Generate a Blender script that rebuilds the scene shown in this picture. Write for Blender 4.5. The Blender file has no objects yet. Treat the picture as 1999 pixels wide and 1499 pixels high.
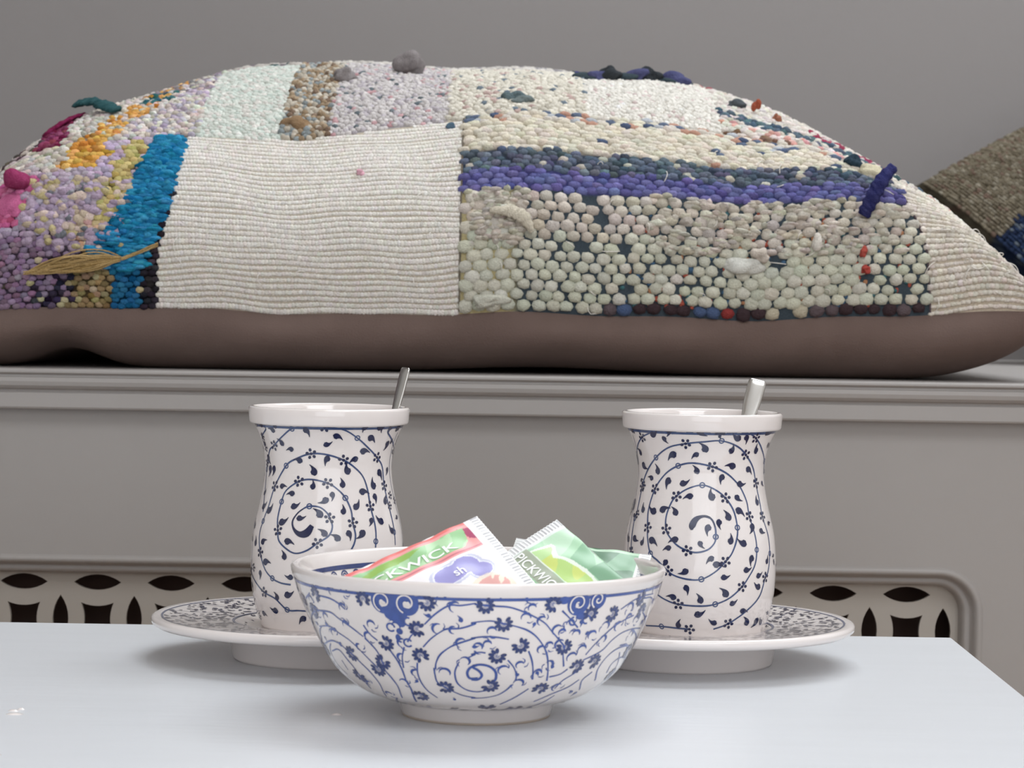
import bpy, math, random
import numpy as np
from mathutils import Matrix, Vector

# ------------------------------------------------------------------ camera, world, light, exposure
SC = bpy.context.scene
COL = SC.collection
TZ = 0.45            # table top height
CAM_Z = TZ + 0.1673
FPX = 5000.0         # focal length in pixels of the 1999 px wide frame
PITCH = math.atan(159.5 / FPX)
ROLL = math.radians(0.88)
cam_data = bpy.data.cameras.new('camera')
cam = bpy.data.objects.new('camera', cam_data)
COL.objects.link(cam)
cam_data.sensor_width = 36.0
cam_data.lens = FPX / 1999.0 * 36.0
cam_data.clip_start = 0.02
cam_data.dof.use_dof = True
cam_data.dof.focus_distance = 1.22
cam_data.dof.aperture_fstop = 30.0
_F = Vector((0, math.cos(PITCH), -math.sin(PITCH)))
_R = Vector((1, 0, 0)); _U = Vector((0, math.sin(PITCH), math.cos(PITCH)))
_R2 = _R * math.cos(ROLL) + _U * math.sin(ROLL)
_U2 = -_R * math.sin(ROLL) + _U * math.cos(ROLL)
cam.matrix_world = Matrix(((_R2.x, _U2.x, -_F.x, 0), (_R2.y, _U2.y, -_F.y, 0), (_R2.z, _U2.z, -_F.z, CAM_Z), (0, 0, 0, 1)))
SC.camera = cam

world = bpy.data.worlds.new('overcast_sky'); SC.world = world; world.use_nodes = True
world.node_tree.nodes['Background'].inputs[0].default_value = (0.80, 0.88, 1.0, 1)
world.node_tree.nodes['Background'].inputs[1].default_value = 1.0

def area(name, loc, direction, sx, sy, power, color):
    l = bpy.data.lights.new(name, 'AREA'); l.shape = 'RECTANGLE'; l.size = sx; l.size_y = sy
    l.energy = power; l.color = color
    o = bpy.data.objects.new(name, l); COL.objects.link(o); o.location = loc
    o.rotation_euler = Vector(direction).to_track_quat('-Z', 'Y').to_euler()
    return o
WALL_Y = 2.27
WIN1 = (-0.20, 1.30, 1.30, 2.25)      # x0,x1,y0,y1 of the roof light over table and bench
FILL_WIN = (-0.20, 1.30, -0.75, 0.35)     # x0,x1,y0,y1 of an unseen roof light added as overhead fill
WIN2 = (-0.85, 1.30, 0.10, 1.95)      # x0,x1,z0,z1 of the glazed doors in the front wall, behind the camera
area('daylight_roof_light', (0.55, 1.775, 2.08), (0, 0, -1), 1.4, 0.85, 21.5, (0.95, 0.98, 1.0))
area('added_overhead_fill', (0.55, -0.20, 2.08), (0, 0, -1), 1.4, 1.0, 18.0, (0.97, 0.985, 1.0))  # added fill lamp overhead, lifts the shadows on the table
area('daylight_garden_doors', (0.225, -1.57, 1.02), (0, 1, 0), 2.1, 1.8, 14.5, (1.0, 0.985, 0.965))
SC.view_settings.view_transform = 'Standard'
SC.view_settings.look = 'None'
SC.view_settings.gamma = 1.0
SC.view_settings.use_curve_mapping = False
SC.view_settings.exposure = 0.08
SC.cycles.diffuse_bounces = 8

# ------------------------------------------------------------------ helpers
rng = np.random.default_rng(7)
random.seed(7)
def lin(c):
    c = np.asarray(c, float) / 255.0
    return np.where(c <= 0.04045, c / 12.92, ((c + 0.055) / 1.055) ** 2.4)
def rgba(c): return tuple(lin(c)) + (1.0,)

def mat(name, color, rough=0.6, metal=0.0, noise=0.0, scale=20.0, bump=0.0, bump_scale=60.0, coat=0.0, stretch=(1, 1, 1), spec=0.5, attr=False, sheen=0.0):
    m = bpy.data.materials.new(name); m.use_nodes = True
    nt = m.node_tree; b = nt.nodes['Principled BSDF']
    b.inputs['Roughness'].default_value = rough
    b.inputs['Metallic'].default_value = metal
    b.inputs['Specular IOR Level'].default_value = spec
    b.inputs['Coat Weight'].default_value = coat
    b.inputs['Coat Roughness'].default_value = 0.05
    b.inputs['Sheen Weight'].default_value = sheen
    tc = nt.nodes.new('ShaderNodeTexCoord'); mp = nt.nodes.new('ShaderNodeMapping')
    mp.inputs['Scale'].default_value = stretch
    nt.links.new(tc.outputs['Object'], mp.inputs['Vector'])
    nz = nt.nodes.new('ShaderNodeTexNoise'); nz.inputs['Scale'].default_value = scale
    nz.inputs['Detail'].default_value = 5.0
    nt.links.new(mp.outputs[0], nz.inputs['Vector'])
    mix = nt.nodes.new('ShaderNodeMix'); mix.data_type = 'RGBA'; mix.blend_type = 'MULTIPLY'
    mix.inputs[0].default_value = 1.0
    ramp = nt.nodes.new('ShaderNodeMapRange')
    ramp.inputs['From Min'].default_value = 0.25; ramp.inputs['From Max'].default_value = 0.75
    ramp.inputs['To Min'].default_value = 1.0 - noise; ramp.inputs['To Max'].default_value = 1.0
    nt.links.new(nz.outputs[0], ramp.inputs['Value'])
    nt.links.new(ramp.outputs[0], mix.inputs[7])
    if attr:
        at = nt.nodes.new('ShaderNodeAttribute'); at.attribute_name = 'Col'
        nt.links.new(at.outputs['Color'], mix.inputs[6])
    else:
        mix.inputs[6].default_value = rgba(color)
    nt.links.new(mix.outputs[2], b.inputs['Base Color'])
    if bump > 0:
        n2 = nt.nodes.new('ShaderNodeTexNoise'); n2.inputs['Scale'].default_value = bump_scale
        n2.inputs['Detail'].default_value = 6.0
        nt.links.new(mp.outputs[0], n2.inputs['Vector'])
        bp = nt.nodes.new('ShaderNodeBump'); bp.inputs['Strength'].default_value = bump
        bp.inputs['Distance'].default_value = 0.002
        nt.links.new(n2.outputs[0], bp.inputs['Height']); nt.links.new(bp.outputs[0], b.inputs['Normal'])
    return m

M = {
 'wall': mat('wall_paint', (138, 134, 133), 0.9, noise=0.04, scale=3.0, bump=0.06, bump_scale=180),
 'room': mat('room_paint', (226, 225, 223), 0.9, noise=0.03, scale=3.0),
 'floor': mat('floor_wood', (150, 118, 88), 0.5, noise=0.35, scale=6.0, stretch=(1, 8, 1)),
 'bench': mat('bench_paint', (161, 157, 154), 0.42, noise=0.05, scale=5.0, bump=0.05, bump_scale=90),
 'grille': mat('grille_paint', (170, 164, 156), 0.5, noise=0.05, scale=9.0),
 'dark': mat('cavity_shade', (78, 60, 54), 0.9, noise=0.2, scale=8.0),
 'table': mat('table_paint', (213, 216, 220), 0.34, noise=0.035, scale=14.0, bump=0.10, bump_scale=40, stretch=(1, 6, 1)),
 'ceramic': mat('white_glaze', (228, 221, 218), 0.10, noise=0.02, scale=9.0, coat=0.5),
 'biscuit': mat('unglazed_foot', (206, 192, 178), 0.6, noise=0.05, scale=60.0),
 'navy': mat('navy_underglaze', (30, 38, 76), 0.12, noise=0.3, scale=400.0, coat=0.5),
 'vine': mat('steel_blue_underglaze', (58, 78, 122), 0.12, noise=0.3, scale=300.0, coat=0.5),
 'cobalt': mat('cobalt_underglaze', (56, 84, 160), 0.12, noise=0.3, scale=300.0, coat=0.5),
 'cobalt_dark': mat('deep_cobalt_underglaze', (38, 58, 118), 0.12, noise=0.35, scale=300.0, coat=0.5),
 'steel': mat('spoon_steel', (190, 188, 184), 0.22, metal=1.0, noise=0.06, scale=40.0),
 'brown': mat('brown_cotton', (108, 92, 86), 0.95, noise=0.10, scale=60.0, bump=0.25, bump_scale=900, spec=0.1),
 'yarn': mat('dyed_yarn', (255, 255, 255), 0.95, noise=0.22, scale=900.0, attr=True, spec=0.06, bump=0.7, bump_scale=1100),
 'sheet': mat('weave_backing', (255, 255, 255), 0.95, noise=0.35, scale=900.0, attr=True, spec=0.05),
 'packet': mat('printed_foil', (255, 255, 255), 0.32, noise=0.02, scale=30.0, attr=True, bump=0.12, bump_scale=90),
 'packet_plain': mat('sachet_seal', (236, 236, 236), 0.35, noise=0.03, scale=60.0),
 'print_white': mat('white_print', (246, 246, 246), 0.4, noise=0.01, scale=60.0),
 'frame': mat('window_frame_paint', (236, 236, 234), 0.45, noise=0.02, scale=20.0),
}
g = bpy.data.materials.new('window_glass'); g.use_nodes = True
nt = g.node_tree; nt.nodes.clear()
out_ = nt.nodes.new('ShaderNodeOutputMaterial'); tr = nt.nodes.new('ShaderNodeBsdfTransparent'); gl = nt.nodes.new('ShaderNodeBsdfGlossy')
gl.inputs['Roughness'].default_value = 0.02; mx = nt.nodes.new('ShaderNodeMixShader'); mx.inputs[0].default_value = 0.06
nt.links.new(tr.outputs[0], mx.inputs[1]); nt.links.new(gl.outputs[0], mx.inputs[2]); nt.links.new(mx.outputs[0], out_.inputs[0])
M['glass'] = g

def obj(name, verts, faces, material, parent=None, smooth=False, colors=None, kind=None, label=None):
    me = bpy.data.meshes.new(name)
    verts = np.asarray(verts, np.float32)
    if isinstance(faces, np.ndarray):
        n, k = faces.shape
        me.vertices.add(len(verts)); me.vertices.foreach_set('co', verts.ravel())
        me.loops.add(n * k); me.loops.foreach_set('vertex_index', faces.astype(np.int32).ravel())
        me.polygons.add(n); me.polygons.foreach_set('loop_start', np.arange(0, n * k, k, dtype=np.int32))
        me.update(calc_edges=True); me.validate()
    else:
        me.from_pydata([tuple(v) for v in verts.tolist()], [], [list(f) for f in faces]); me.update()
    if smooth: me.polygons.foreach_set('use_smooth', [True] * len(me.polygons))
    if colors is not None:
        a = me.color_attributes.new('Col', 'FLOAT_COLOR', 'POINT')
        c = np.ones((len(verts), 4), np.float32); c[:, :3] = colors
        a.data.foreach_set('color', c.ravel())
    me.materials.append(material)
    o = bpy.data.objects.new(name, me); COL.objects.link(o)
    if parent is not None: o.parent = parent
    if kind: o['kind'] = kind
    if label: o['label'] = label
    return o

def empty(name, loc=(0, 0, 0), rotz=0.0, label=None, cat=None, group=None):
    o = bpy.data.objects.new(name, None); COL.objects.link(o); o.location = loc; o.rotation_euler = (0, 0, rotz)
    o.empty_display_size = 0.02
    if label: o['label'] = label
    if cat: o['category'] = cat
    if group: o['group'] = group
    return o
def bevel(o, w=0.002, seg=3):
    m = o.modifiers.new('bevel', 'BEVEL'); m.width = w; m.segments = seg; m.limit_method = 'ANGLE'
    for p in o.data.polygons: p.use_smooth = True
    return o
BF_ = [(0, 3, 2, 1), (4, 5, 6, 7), (0, 1, 5, 4), (1, 2, 6, 5), (2, 3, 7, 6), (3, 0, 4, 7)]
def boxv(x0, x1, y0, y1, z0, z1):
    return [(x0, y0, z0), (x1, y0, z0), (x1, y1, z0), (x0, y1, z0), (x0, y0, z1), (x1, y0, z1), (x1, y1, z1), (x0, y1, z1)]
def box(name, x0, x1, y0, y1, z0, z1, m, parent=None, bev=0.0, **k):
    o = obj(name, boxv(x0, x1, y0, y1, z0, z1), BF_, m, parent, **k)
    if bev: bevel(o, bev)
    return o
def boxes(name, lst, m, parent=None, **k):
    v = []; f = []
    for b in lst:
        n = len(v); v += boxv(*b); f += [tuple(i + n for i in q) for q in BF_]
    return obj(name, v, f, m, parent, **k)
def smoothline(P, per=12):
    P = np.array(P, float); Q = np.vstack([2 * P[0] - P[1], P, 2 * P[-1] - P[-2]]); o = []
    for i in range(len(P) - 1):
        p0, p1, p2, p3 = Q[i:i + 4]
        for t in np.linspace(0, 1, per, endpoint=False):
            o.append(.5 * ((2 * p1) + (-p0 + p2) * t + (2 * p0 - 5 * p1 + 4 * p2 - p3) * t * t + (-p0 + 3 * p1 - 3 * p2 + p3) * t ** 3))
    o.append(P[-1]); return np.array(o)
def arclen(P):
    return np.concatenate([[0], np.cumsum(np.linalg.norm(np.diff(P, axis=0), axis=1))])
def lathe(name, prof, m, parent=None, n=128, **k):
    prof = np.array(prof); th = np.linspace(0, 2 * np.pi, n, endpoint=False)
    v = np.stack([prof[:, None, 0] * np.sin(th), -prof[:, None, 0] * np.cos(th), np.repeat(prof[:, 1:2], n, 1)], -1).reshape(-1, 3)
    f = []
    for i in range(len(prof) - 1):
        a = i * n + np.arange(n); b = i * n + (np.arange(n) + 1) % n
        f.append(np.stack([a, b, b + n, a + n], 1))
    return obj(name, v, np.concatenate(f), m, parent, smooth=True, **k)
def curve_sheet(name, loops, thick, m, parent=None, **k):
    """flat sheet in the XZ plane with holes (first loop is the outline), extruded along Y by thick"""
    cu = bpy.data.curves.new(name + '_outline', 'CURVE'); cu.dimensions = '2D'; cu.fill_mode = 'BOTH'; cu.extrude = thick / 2
    for lp in loops:
        sp = cu.splines.new('POLY'); sp.points.add(len(lp) - 1)
        for p, (x, z) in zip(sp.points, lp): p.co = (x, z, 0, 1)
        sp.use_cyclic_u = True
    to = bpy.data.objects.new('tmp', cu); COL.objects.link(to)
    dg = bpy.context.evaluated_depsgraph_get(); me = bpy.data.meshes.new_from_object(to.evaluated_get(dg))
    bpy.data.objects.remove(to)
    v = np.empty(len(me.vertices) * 3, np.float32); me.vertices.foreach_get('co', v); v = v.reshape(-1, 3)
    v = np.stack([v[:, 0], -v[:, 2], v[:, 1]], 1)
    f = [tuple(p.vertices) for p in me.polygons]
    o = obj(name, v, f, m, parent, **k); bpy.data.meshes.remove(me)
    return o

# ------------------------------------------------------------------ room
def struct(o): o['kind'] = 'structure'; return o
RX, RY0, RZ = 1.5, -1.6, 2.10
struct(box('floor', -RX, RX, RY0, WALL_Y, -0.05, 0.0, M['floor']))
x0, x1, y0, y1 = WIN1
v0, v1 = FILL_WIN[2], FILL_WIN[3]
struct(boxes('ceiling', [(-RX, x0, RY0, WALL_Y, RZ, RZ + .12), (x1, RX, RY0, WALL_Y, RZ, RZ + .12), (x0, x1, RY0, v0, RZ, RZ + .12), (x0, x1, v1, y0, RZ, RZ + .12), (x0, x1, y1, WALL_Y, RZ, RZ + .12)], M['room']))
struct(box('wall_left', -RX - 0.1, -RX, RY0, WALL_Y, 0, RZ, M['room']))
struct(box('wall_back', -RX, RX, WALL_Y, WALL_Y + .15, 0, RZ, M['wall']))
for wn, (x0, x1, y0, y1) in (('window_1', WIN1), ('added_fill_window', FILL_WIN)):  # the second one is added, to go with the overhead fill
    w1 = struct(empty(wn, ((x0 + x1) / 2, (y0 + y1) / 2, RZ + .06)))
    hw = (x1 - x0) / 2; hd = (y1 - y0) / 2
    boxes('window_frame', [(-hw, -hw + .05, -hd, hd, -.03, .03), (hw - .05, hw, -hd, hd, -.03, .03), (-hw + .05, hw - .05, -hd, -hd + .05, -.03, .03), (-hw + .05, hw - .05, hd - .05, hd, -.03, .03)], M['frame'], w1)
    box('window_pane', -hw + .05, hw - .05, -hd + .05, hd - .05, 0, .004, M['glass'], w1)
struct(box('wall_right', RX, RX + .1, RY0, WALL_Y, 0, RZ, M['room']))
x0, x1, z0, z1 = WIN2
struct(boxes('wall_front', [(-RX, x0, RY0 - .12, RY0, 0, RZ), (x1, RX, RY0 - .12, RY0, 0, RZ), (x0, x1, RY0 - .12, RY0, 0, z0), (x0, x1, RY0 - .12, RY0, z1, RZ)], M['room']))
w2 = struct(empty('window_2', ((x0 + x1) / 2, RY0 - .06, z0)))
hw = (x1 - x0) / 2; hh = z1 - z0
boxes('window_frame', [(-hw, -hw + .05, -.03, .03, 0, hh), (hw - .05, hw, -.03, .03, 0, hh), (-hw + .05, hw - .05, -.03, .03, 0, .05), (-hw + .05, hw - .05, -.03, .03, hh - .05, hh), (-.03, .03, -.03, .03, .05, hh - .05)], M['frame'], w2)
box('window_pane', -hw + .05, -.03, 0, .004, .05, hh - .05, M['glass'], w2)
box('window_pane', .03, hw - .05, 0, .004, .05, hh - .05, M['glass'], w2)

# ------------------------------------------------------------------ window bench with pierced radiator grille
BZ = 0.573
FACE_Y = 1.566
bench = empty('window_bench', (0, 1.9, 0), label='built-in greige painted bench below the wall, moulded edge and pierced front grille', cat='bench')
def bl(o):  # shift world built mesh into the bench frame
    o.data.transform(Matrix.Translation((0, -1.9, 0))); return o
# moulded seat board: profile (y, z) swept along x
prof = [(WALL_Y, BZ)]
prof += [(1.5535, BZ), (1.5515, BZ - .0004), (1.5502, BZ - .0014), (1.5502, BZ - .0026), (1.5512, BZ - .0034), (1.5526, BZ - .0040), (1.5526, BZ - .0050)]
prof += [(1.5512, BZ - .0056), (1.5508, BZ - .0080), (1.5514, BZ - .0105), (1.5530, BZ - .0122), (1.5552, BZ - .0132), (1.5556, BZ - .0142)]
prof += [(1.5540, BZ - .0150), (1.5538, BZ - .0235), (1.5544, BZ - .0246), (1.5560, BZ - .0250), (WALL_Y, BZ - .0250)]
n = len(prof); v = [(-RX, y, z) for y, z in prof] + [(RX, y, z) for y, z in prof]
f = [(i, i + n, (i + 1) % n + n, (i + 1) % n) for i in range(n)] + [tuple(range(n)), tuple(range(2 * n - 1, n - 1, -1))]
bl(obj('seat_board', v, f, M['bench'], bench))
def rrect(xa, xb, za, zb, r, seg=10):
    o = []
    for cx, cz, a0 in ((xb - r, zb - r, 0), (xa + r, zb - r, 90), (xa + r, za + r, 180), (xb - r, za + r, 270)):
        for k in range(seg + 1):
            a = math.radians(a0 + 90 * k / seg); o.append((cx + r * math.cos(a), cz + r * math.sin(a)))
    return o
GX0, GX1, GZ0, GZ1 = -1.15, 0.2900, 0.09, 0.4575   # outer outline of the grille opening
panel = curve_sheet('front_panel', [[(-RX, 0), (RX, 0), (RX, BZ - .025), (-RX, BZ - .025)], rrect(GX0, GX1, GZ0, GZ1, .026)], .016, M['bench'], bench)
panel.data.transform(Matrix.Translation((0, FACE_Y + .008 - 1.9, 0)))
# moulding round the opening: (inset, depth behind the face)
steps = [(-.0015, .0005), (.0, -.0014), (.0018, -.0020), (.0034, -.0010), (.0046, .0022), (.0058, .0060), (.0066, .0066), (.0078, .0056), (.0094, .0066), (.0108, .0098), (.0114, .0185)]
v = []; f = []
for ins, dp in steps:
    v += [(x, FACE_Y + dp, z) for x, z in rrect(GX0 + ins, GX1 - ins, GZ0 + ins, GZ1 - ins, .026 - ins * .9)]
k = 44
for i in range(len(steps) - 1):
    for j in range(k):
        f.append((i * k + j, i * k + (j + 1) % k, (i + 1) * k + (j + 1) % k, (i + 1) * k + j))
bl(obj('grille_moulding', v, f, M['bench'], bench, smooth=True))
# grille sheet with lens and concave-square holes
PIT = 0.0456; LX = 0.2466; LZ = 0.4400
def lens(cx, cz, a, b, horiz=True, seg=9):
    R = (a * a + b * b) / (2 * b); o = []
    t = math.asin(a / R)
    up = [(R * math.sin(q), R * math.cos(q) - (R - b)) for q in np.linspace(-t, t, seg)]
    lo = [(-x, -y) for x, y in up]
    pts = up + lo[1:-1]
    return [(cx + x, cz + y) if horiz else (cx + y, cz + x) for x, y in pts]
def csq(cx, cz, h, sag, seg=7):
    o = []
    for k in range(4):
        for q in range(seg):
            t = -1 + 2 * q / seg
            x = h * t; y = h - sag * (1 - t * t)
            a = -k * math.pi / 2
            o.append((cx + x * math.cos(a) - y * math.sin(a), cz + x * math.sin(a) + y * math.cos(a)))
    return o
holes = []
for i in range(31):
    xc = LX - i * PIT
    for j in range(8):
        zc = LZ - j * PIT
        holes.append(lens(xc, zc, .0147, .0049))
        if j < 7:
            holes.append(lens(xc + PIT / 2, zc - PIT / 2, .0147, .0049, False))
            holes.append(csq(xc, zc - PIT / 2, .0101, .0021))
gs = curve_sheet('grille_sheet', [rrect(GX0 + .010, GX1 - .010, GZ0 + .010, GZ1 - .010, .017)] + holes, .003, M['grille'], bench)
gs.data.transform(Matrix.Translation((0, FACE_Y + .0185 - 1.9, 0)))
bl(box('cavity_shade_panel', -RX + .05, RX - .05, FACE_Y + .060, FACE_Y + .075, .02, BZ - .03, M['dark'], bench))  # dark panel, the shade behind the grille put into its colour
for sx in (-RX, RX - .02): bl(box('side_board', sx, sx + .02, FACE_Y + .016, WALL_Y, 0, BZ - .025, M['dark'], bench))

# ------------------------------------------------------------------ table
table = empty('coffee_table', (-0.27, 0.99, 0), math.radians(-0.5), label='white painted low table carrying the bowl and both saucers', cat='table')
tx0, tx1, ty0, ty1 = -0.50, 0.4935, -0.31, 0.3155
bevel(box('tabletop', tx0, tx1, ty0, ty1, TZ - .022, TZ, M['table'], table), .0014, 3)
boxes('apron', [(tx0 + .03, tx1 - .03, ty0 + .03, ty0 + .05, TZ - .09, TZ - .022), (tx0 + .03, tx1 - .03, ty1 - .05, ty1 - .03, TZ - .09, TZ - .022), (tx0 + .03, tx0 + .05, ty0 + .05, ty1 - .05, TZ - .09, TZ - .022), (tx1 - .05, tx1 - .03, ty0 + .05, ty1 - .05, TZ - .09, TZ - .022)], M['table'], table)
for sx in (tx0 + .05, tx1 - .05):
    for sy in (ty0 + .05, ty1 - .05):
        bevel(box('leg', sx - .022, sx + .022, sy - .022, sy + .022, 0, TZ - .022, M['table'], table), .002, 2)
for (wx, wy, r) in ((-.1987, 1.026, .0022), (-.1967, 1.018, .0034), (-.1852, .927, .0022), (-.0690, 1.030, .0022), (-.1965, 1.030, .0015)):
    th = np.linspace(0, 2 * np.pi, 12, endpoint=False)
    vv = [(0, 0, .0007)] + [(r * .6 * math.cos(a), r * .5 * math.sin(a), .0005) for a in th] + [(r * 1.15 * math.cos(a), r * .8 * math.sin(a), -.0001) for a in th]
    ff = [(0, 1 + i, 1 + (i + 1) % 12) for i in range(12)] + [(1 + i, 13 + i, 13 + (i + 1) % 12, 1 + (i + 1) % 12) for i in range(12)]
    d = obj('paint_drip', vv, ff, M['ceramic'], table, smooth=True, label='small glossy paint drip')
    d.location = (wx + .27, wy - .99, TZ)

# ------------------------------------------------------------------ painted ceramics
VR=['-10.5,52.54 -7.1,56.01 -1.2,56.93 4.8,55.7 7.6,51.88 7.8,47.65,l 6.6,44.7 1.7,41.74 -6.4,40.39 -13.3,41.09,f -20.5,43.01 -26.7,46.19 -31.4,50.27,f -32.9,56.23 -30,62.3 -25.5,65.83,f -15.9,69.43 -3,71.3,l 8.4,69.26 17.4,65.45,f 24.3,59.46 26.2,51.76,l 24.4,45.86 20.2,40.03 15,36.3,f 7.4,31.7 -2.7,28.26,l -12.8,28.07 -22.6,29.47 -27.7,31.39,f -36.5,35.67 -43.6,38.72,l -47.7,45.32 -49.5,50.39,f -52.6,58.93 -48.4,68.56,f -37.8,75.69 -24.8,79.85,l -11.4,81.38 5.6,79.83,f 18.6,76.85 28,72.98 33.7,69.53 38.7,63.49 39.7,56.63,f 42.8,47.98 43.5,41.17,l 41.1,34.48 34.7,28.76 29.1,24.66,f 19.5,19.73 8.2,16.79,l -3,15.85 -19.8,16.32,f -30.2,18.08 -39.7,21.06', '-67.5,38.27,f -69.1,45.92 -70.7,53.72,l -69.7,56.42 -68.6,68.68,f -62.1,75.79 -47.4,83.15,l -32.2,88.45 -17.2,90.62,f -2.3,91.76 11.7,92.32,l 26.3,89.52 36.8,85.35,f 49.2,78.61 54,71.67,f 56.9,63.02 57.3,56.11,f 61,47.3 61.4,38.73,l 57.7,30.37 53.7,28.01,f 48.1,19.69 35.7,13.2 20.2,7.34,f 8.1,4.7', '-92.3,80.8,f -74.8,87.57 -59.8,92.65,f -44.9,96.49 -72.7,96.49,f -92,96.49 -27.2,96.49,l -73.4,96.49 9.6,96.49,f 81.5,96.49 50.8,96.49,l 35.3,96.44 43.4,93.49,f 56.4,88.14 71,81.54,l 74.6,75.37', '-53.5,4.3 -35.9,4.9,l -20.9,4.65 -11.6,4.47,f']
FR='-14,66.08 -25.1,58.61 -36.5,59.54 -23.7,45.86 -28.5,41.9 -3.8,44.2 1.7,51.43 10.7,54.01 18.9,56.96 5.1,66.29 -19.5,71.9 -8.1,78 -34.7,72.38 14.3,74.75 29,65.35 29.7,59.39 19.7,45.92 30,44.49 40.9,51.45 32.9,71.66 3.9,37.57 8.7,35.06 -14.9,31.39 -30.1,35.1 -42.8,44.7 -53.3,43.33 -46.8,58.3 -60.1,58.61 -46.3,77.15 -54.6,73.47 -67,78.63 -29.5,84.94 -9,85.33 -1.4,88.55 23.6,80.25 21.8,87.71 42.7,78.3 48.4,87.39 52.3,63.16 51.6,49.4 32.9,32.2 14.4,29.15 -13.4,23.81 -3.1,18.88 -24.1,19.62 15.6,21.91 22.1,17.09 32,13.33 -4.2,11.86 7.7,7.91 -20.6,6.5 37.9,7.74 44.9,24.13 56.2,35.56 -71,85.02 -45,94.53 -29.7,96.49 -86.9,96.49 -72.6,96.49 -35.1,92.49 10.1,96.49 -5.3,96.49 33.3,93.63 24.6,93.7 45.3,29.23 37.4,37.14 -80.9,58.98 -63.6,44.5 -75.9,43.81 55.7,96.09 61.5,96.49 57,6.79 49.5,7.21'
VL=['-8,50.34 -12,46.9 -17.8,46.35 -22.8,48.74 -24.4,52.09 -21.2,55.58 -16.7,57.81 -11.4,59.18,l -2.9,58.88 3.2,56.4 5.5,53.86,f 7.6,50.06 4.9,45.85 -3.3,42.44,f -11.4,38.96 -20,37.49 -27.8,39.33 -35.1,42.83 -37,47.4,f -39.3,53.29 -38.2,60.62,l -34.8,65.84 -22.3,70.38,f -10.3,71.43 3.6,69.89,f 12.4,66.97 18.7,63.16,l 23,57.63 23.8,51.67,f 25.4,45.74 23,40.75 15.9,34.97 5.2,30.81 -6.9,29.84', '-23.5,23.06 -32.3,23.55 -40.4,25.29,l -48.7,29.1 -55.6,36.35,f -59.4,43.8 -57.5,50.77,l -54,57.88 -49.5,67.49,f -36.6,77.21,l -24.3,80.91 -11.1,83.3,f 2.5,83.01 17.1,80.47,f 27.7,77.01 36.1,72.69 40.2,66.7 41.4,59.02,f 43.5,50.41 42.9,42.81,l 39.8,34.48 30.4,27.16', '-61.4,54.94 -67,64.26 -70.1,74.47,l -59.1,83.43 -49.4,86.35,f -36.1,91.25 -25.5,95.21,l -14.4,96.49 0.8,96.49,f 15.1,95.27 27.4,91.06,l 38.7,86.39 51.2,81.37,f 60.7,76.43 62.4,67.86,f 64.6,60.04 66,53.05 66.3,46.13,l 65.9,40.16', '-61.4,96.49 -54.4,94.4 -69.7,89.31 -67.8,85.78', '74.4,96.49,f 56.8,94.34 71.8,88.4 92,81.57,l 92.7,74.61', '-76.8,26.51,f -63.9,22.2 -51.2,18.27,f -38.7,15.95 -28.1,11.19,l -17.7,11.14 -5.8,10.99']
FL='-18.3,53.52 -24.5,58.9 -2.7,55.92 1.5,61.88 1.4,47.09 11.1,45.03 -26.6,42.73 -33.7,51.35 -28.6,64.73 -9.2,68.51 -8.8,75.23 7.7,64.44 16.6,69.49 16.7,57.25 28.1,59.26 30.9,46.49 20.4,46.65 40.4,52.21 50,51.92 35.3,65.94 47.7,63.13 47,68.68 20.8,75.78 27.2,80.85 2.5,80.86 -22.5,80.09 2.5,87.85 10.5,92 -30,85.11 -13.4,94.53 40.3,90.92 35.4,84.67 56.4,73.98 69.7,74.91 60.5,61.05 62.3,47.16 -29.2,35.92 -47.6,32.54 -24.1,26.43 -55,26.61 -26.1,18.26 -36.6,16.93 -40.6,10.13 -53.2,75.03 -60.2,74.8 -39.7,67.81 -51.4,56.25 -38.9,87.99 -45.8,94.2 -65.2,40.49 -52.7,41.59 -75.3,48.12 -62.2,57.52 -63.5,79.83 32.3,96.49 32.1,96.49 48.6,96.49 -41.2,96.49 -119.8,96.49 -60.5,96.49 45.6,96.44 58.3,95.26 62.4,87.28 -106.1,96.49 -109.4,96.49 -15.1,7.19 -56.8,7.8 70.8,94.94 84.1,96.49'
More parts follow.
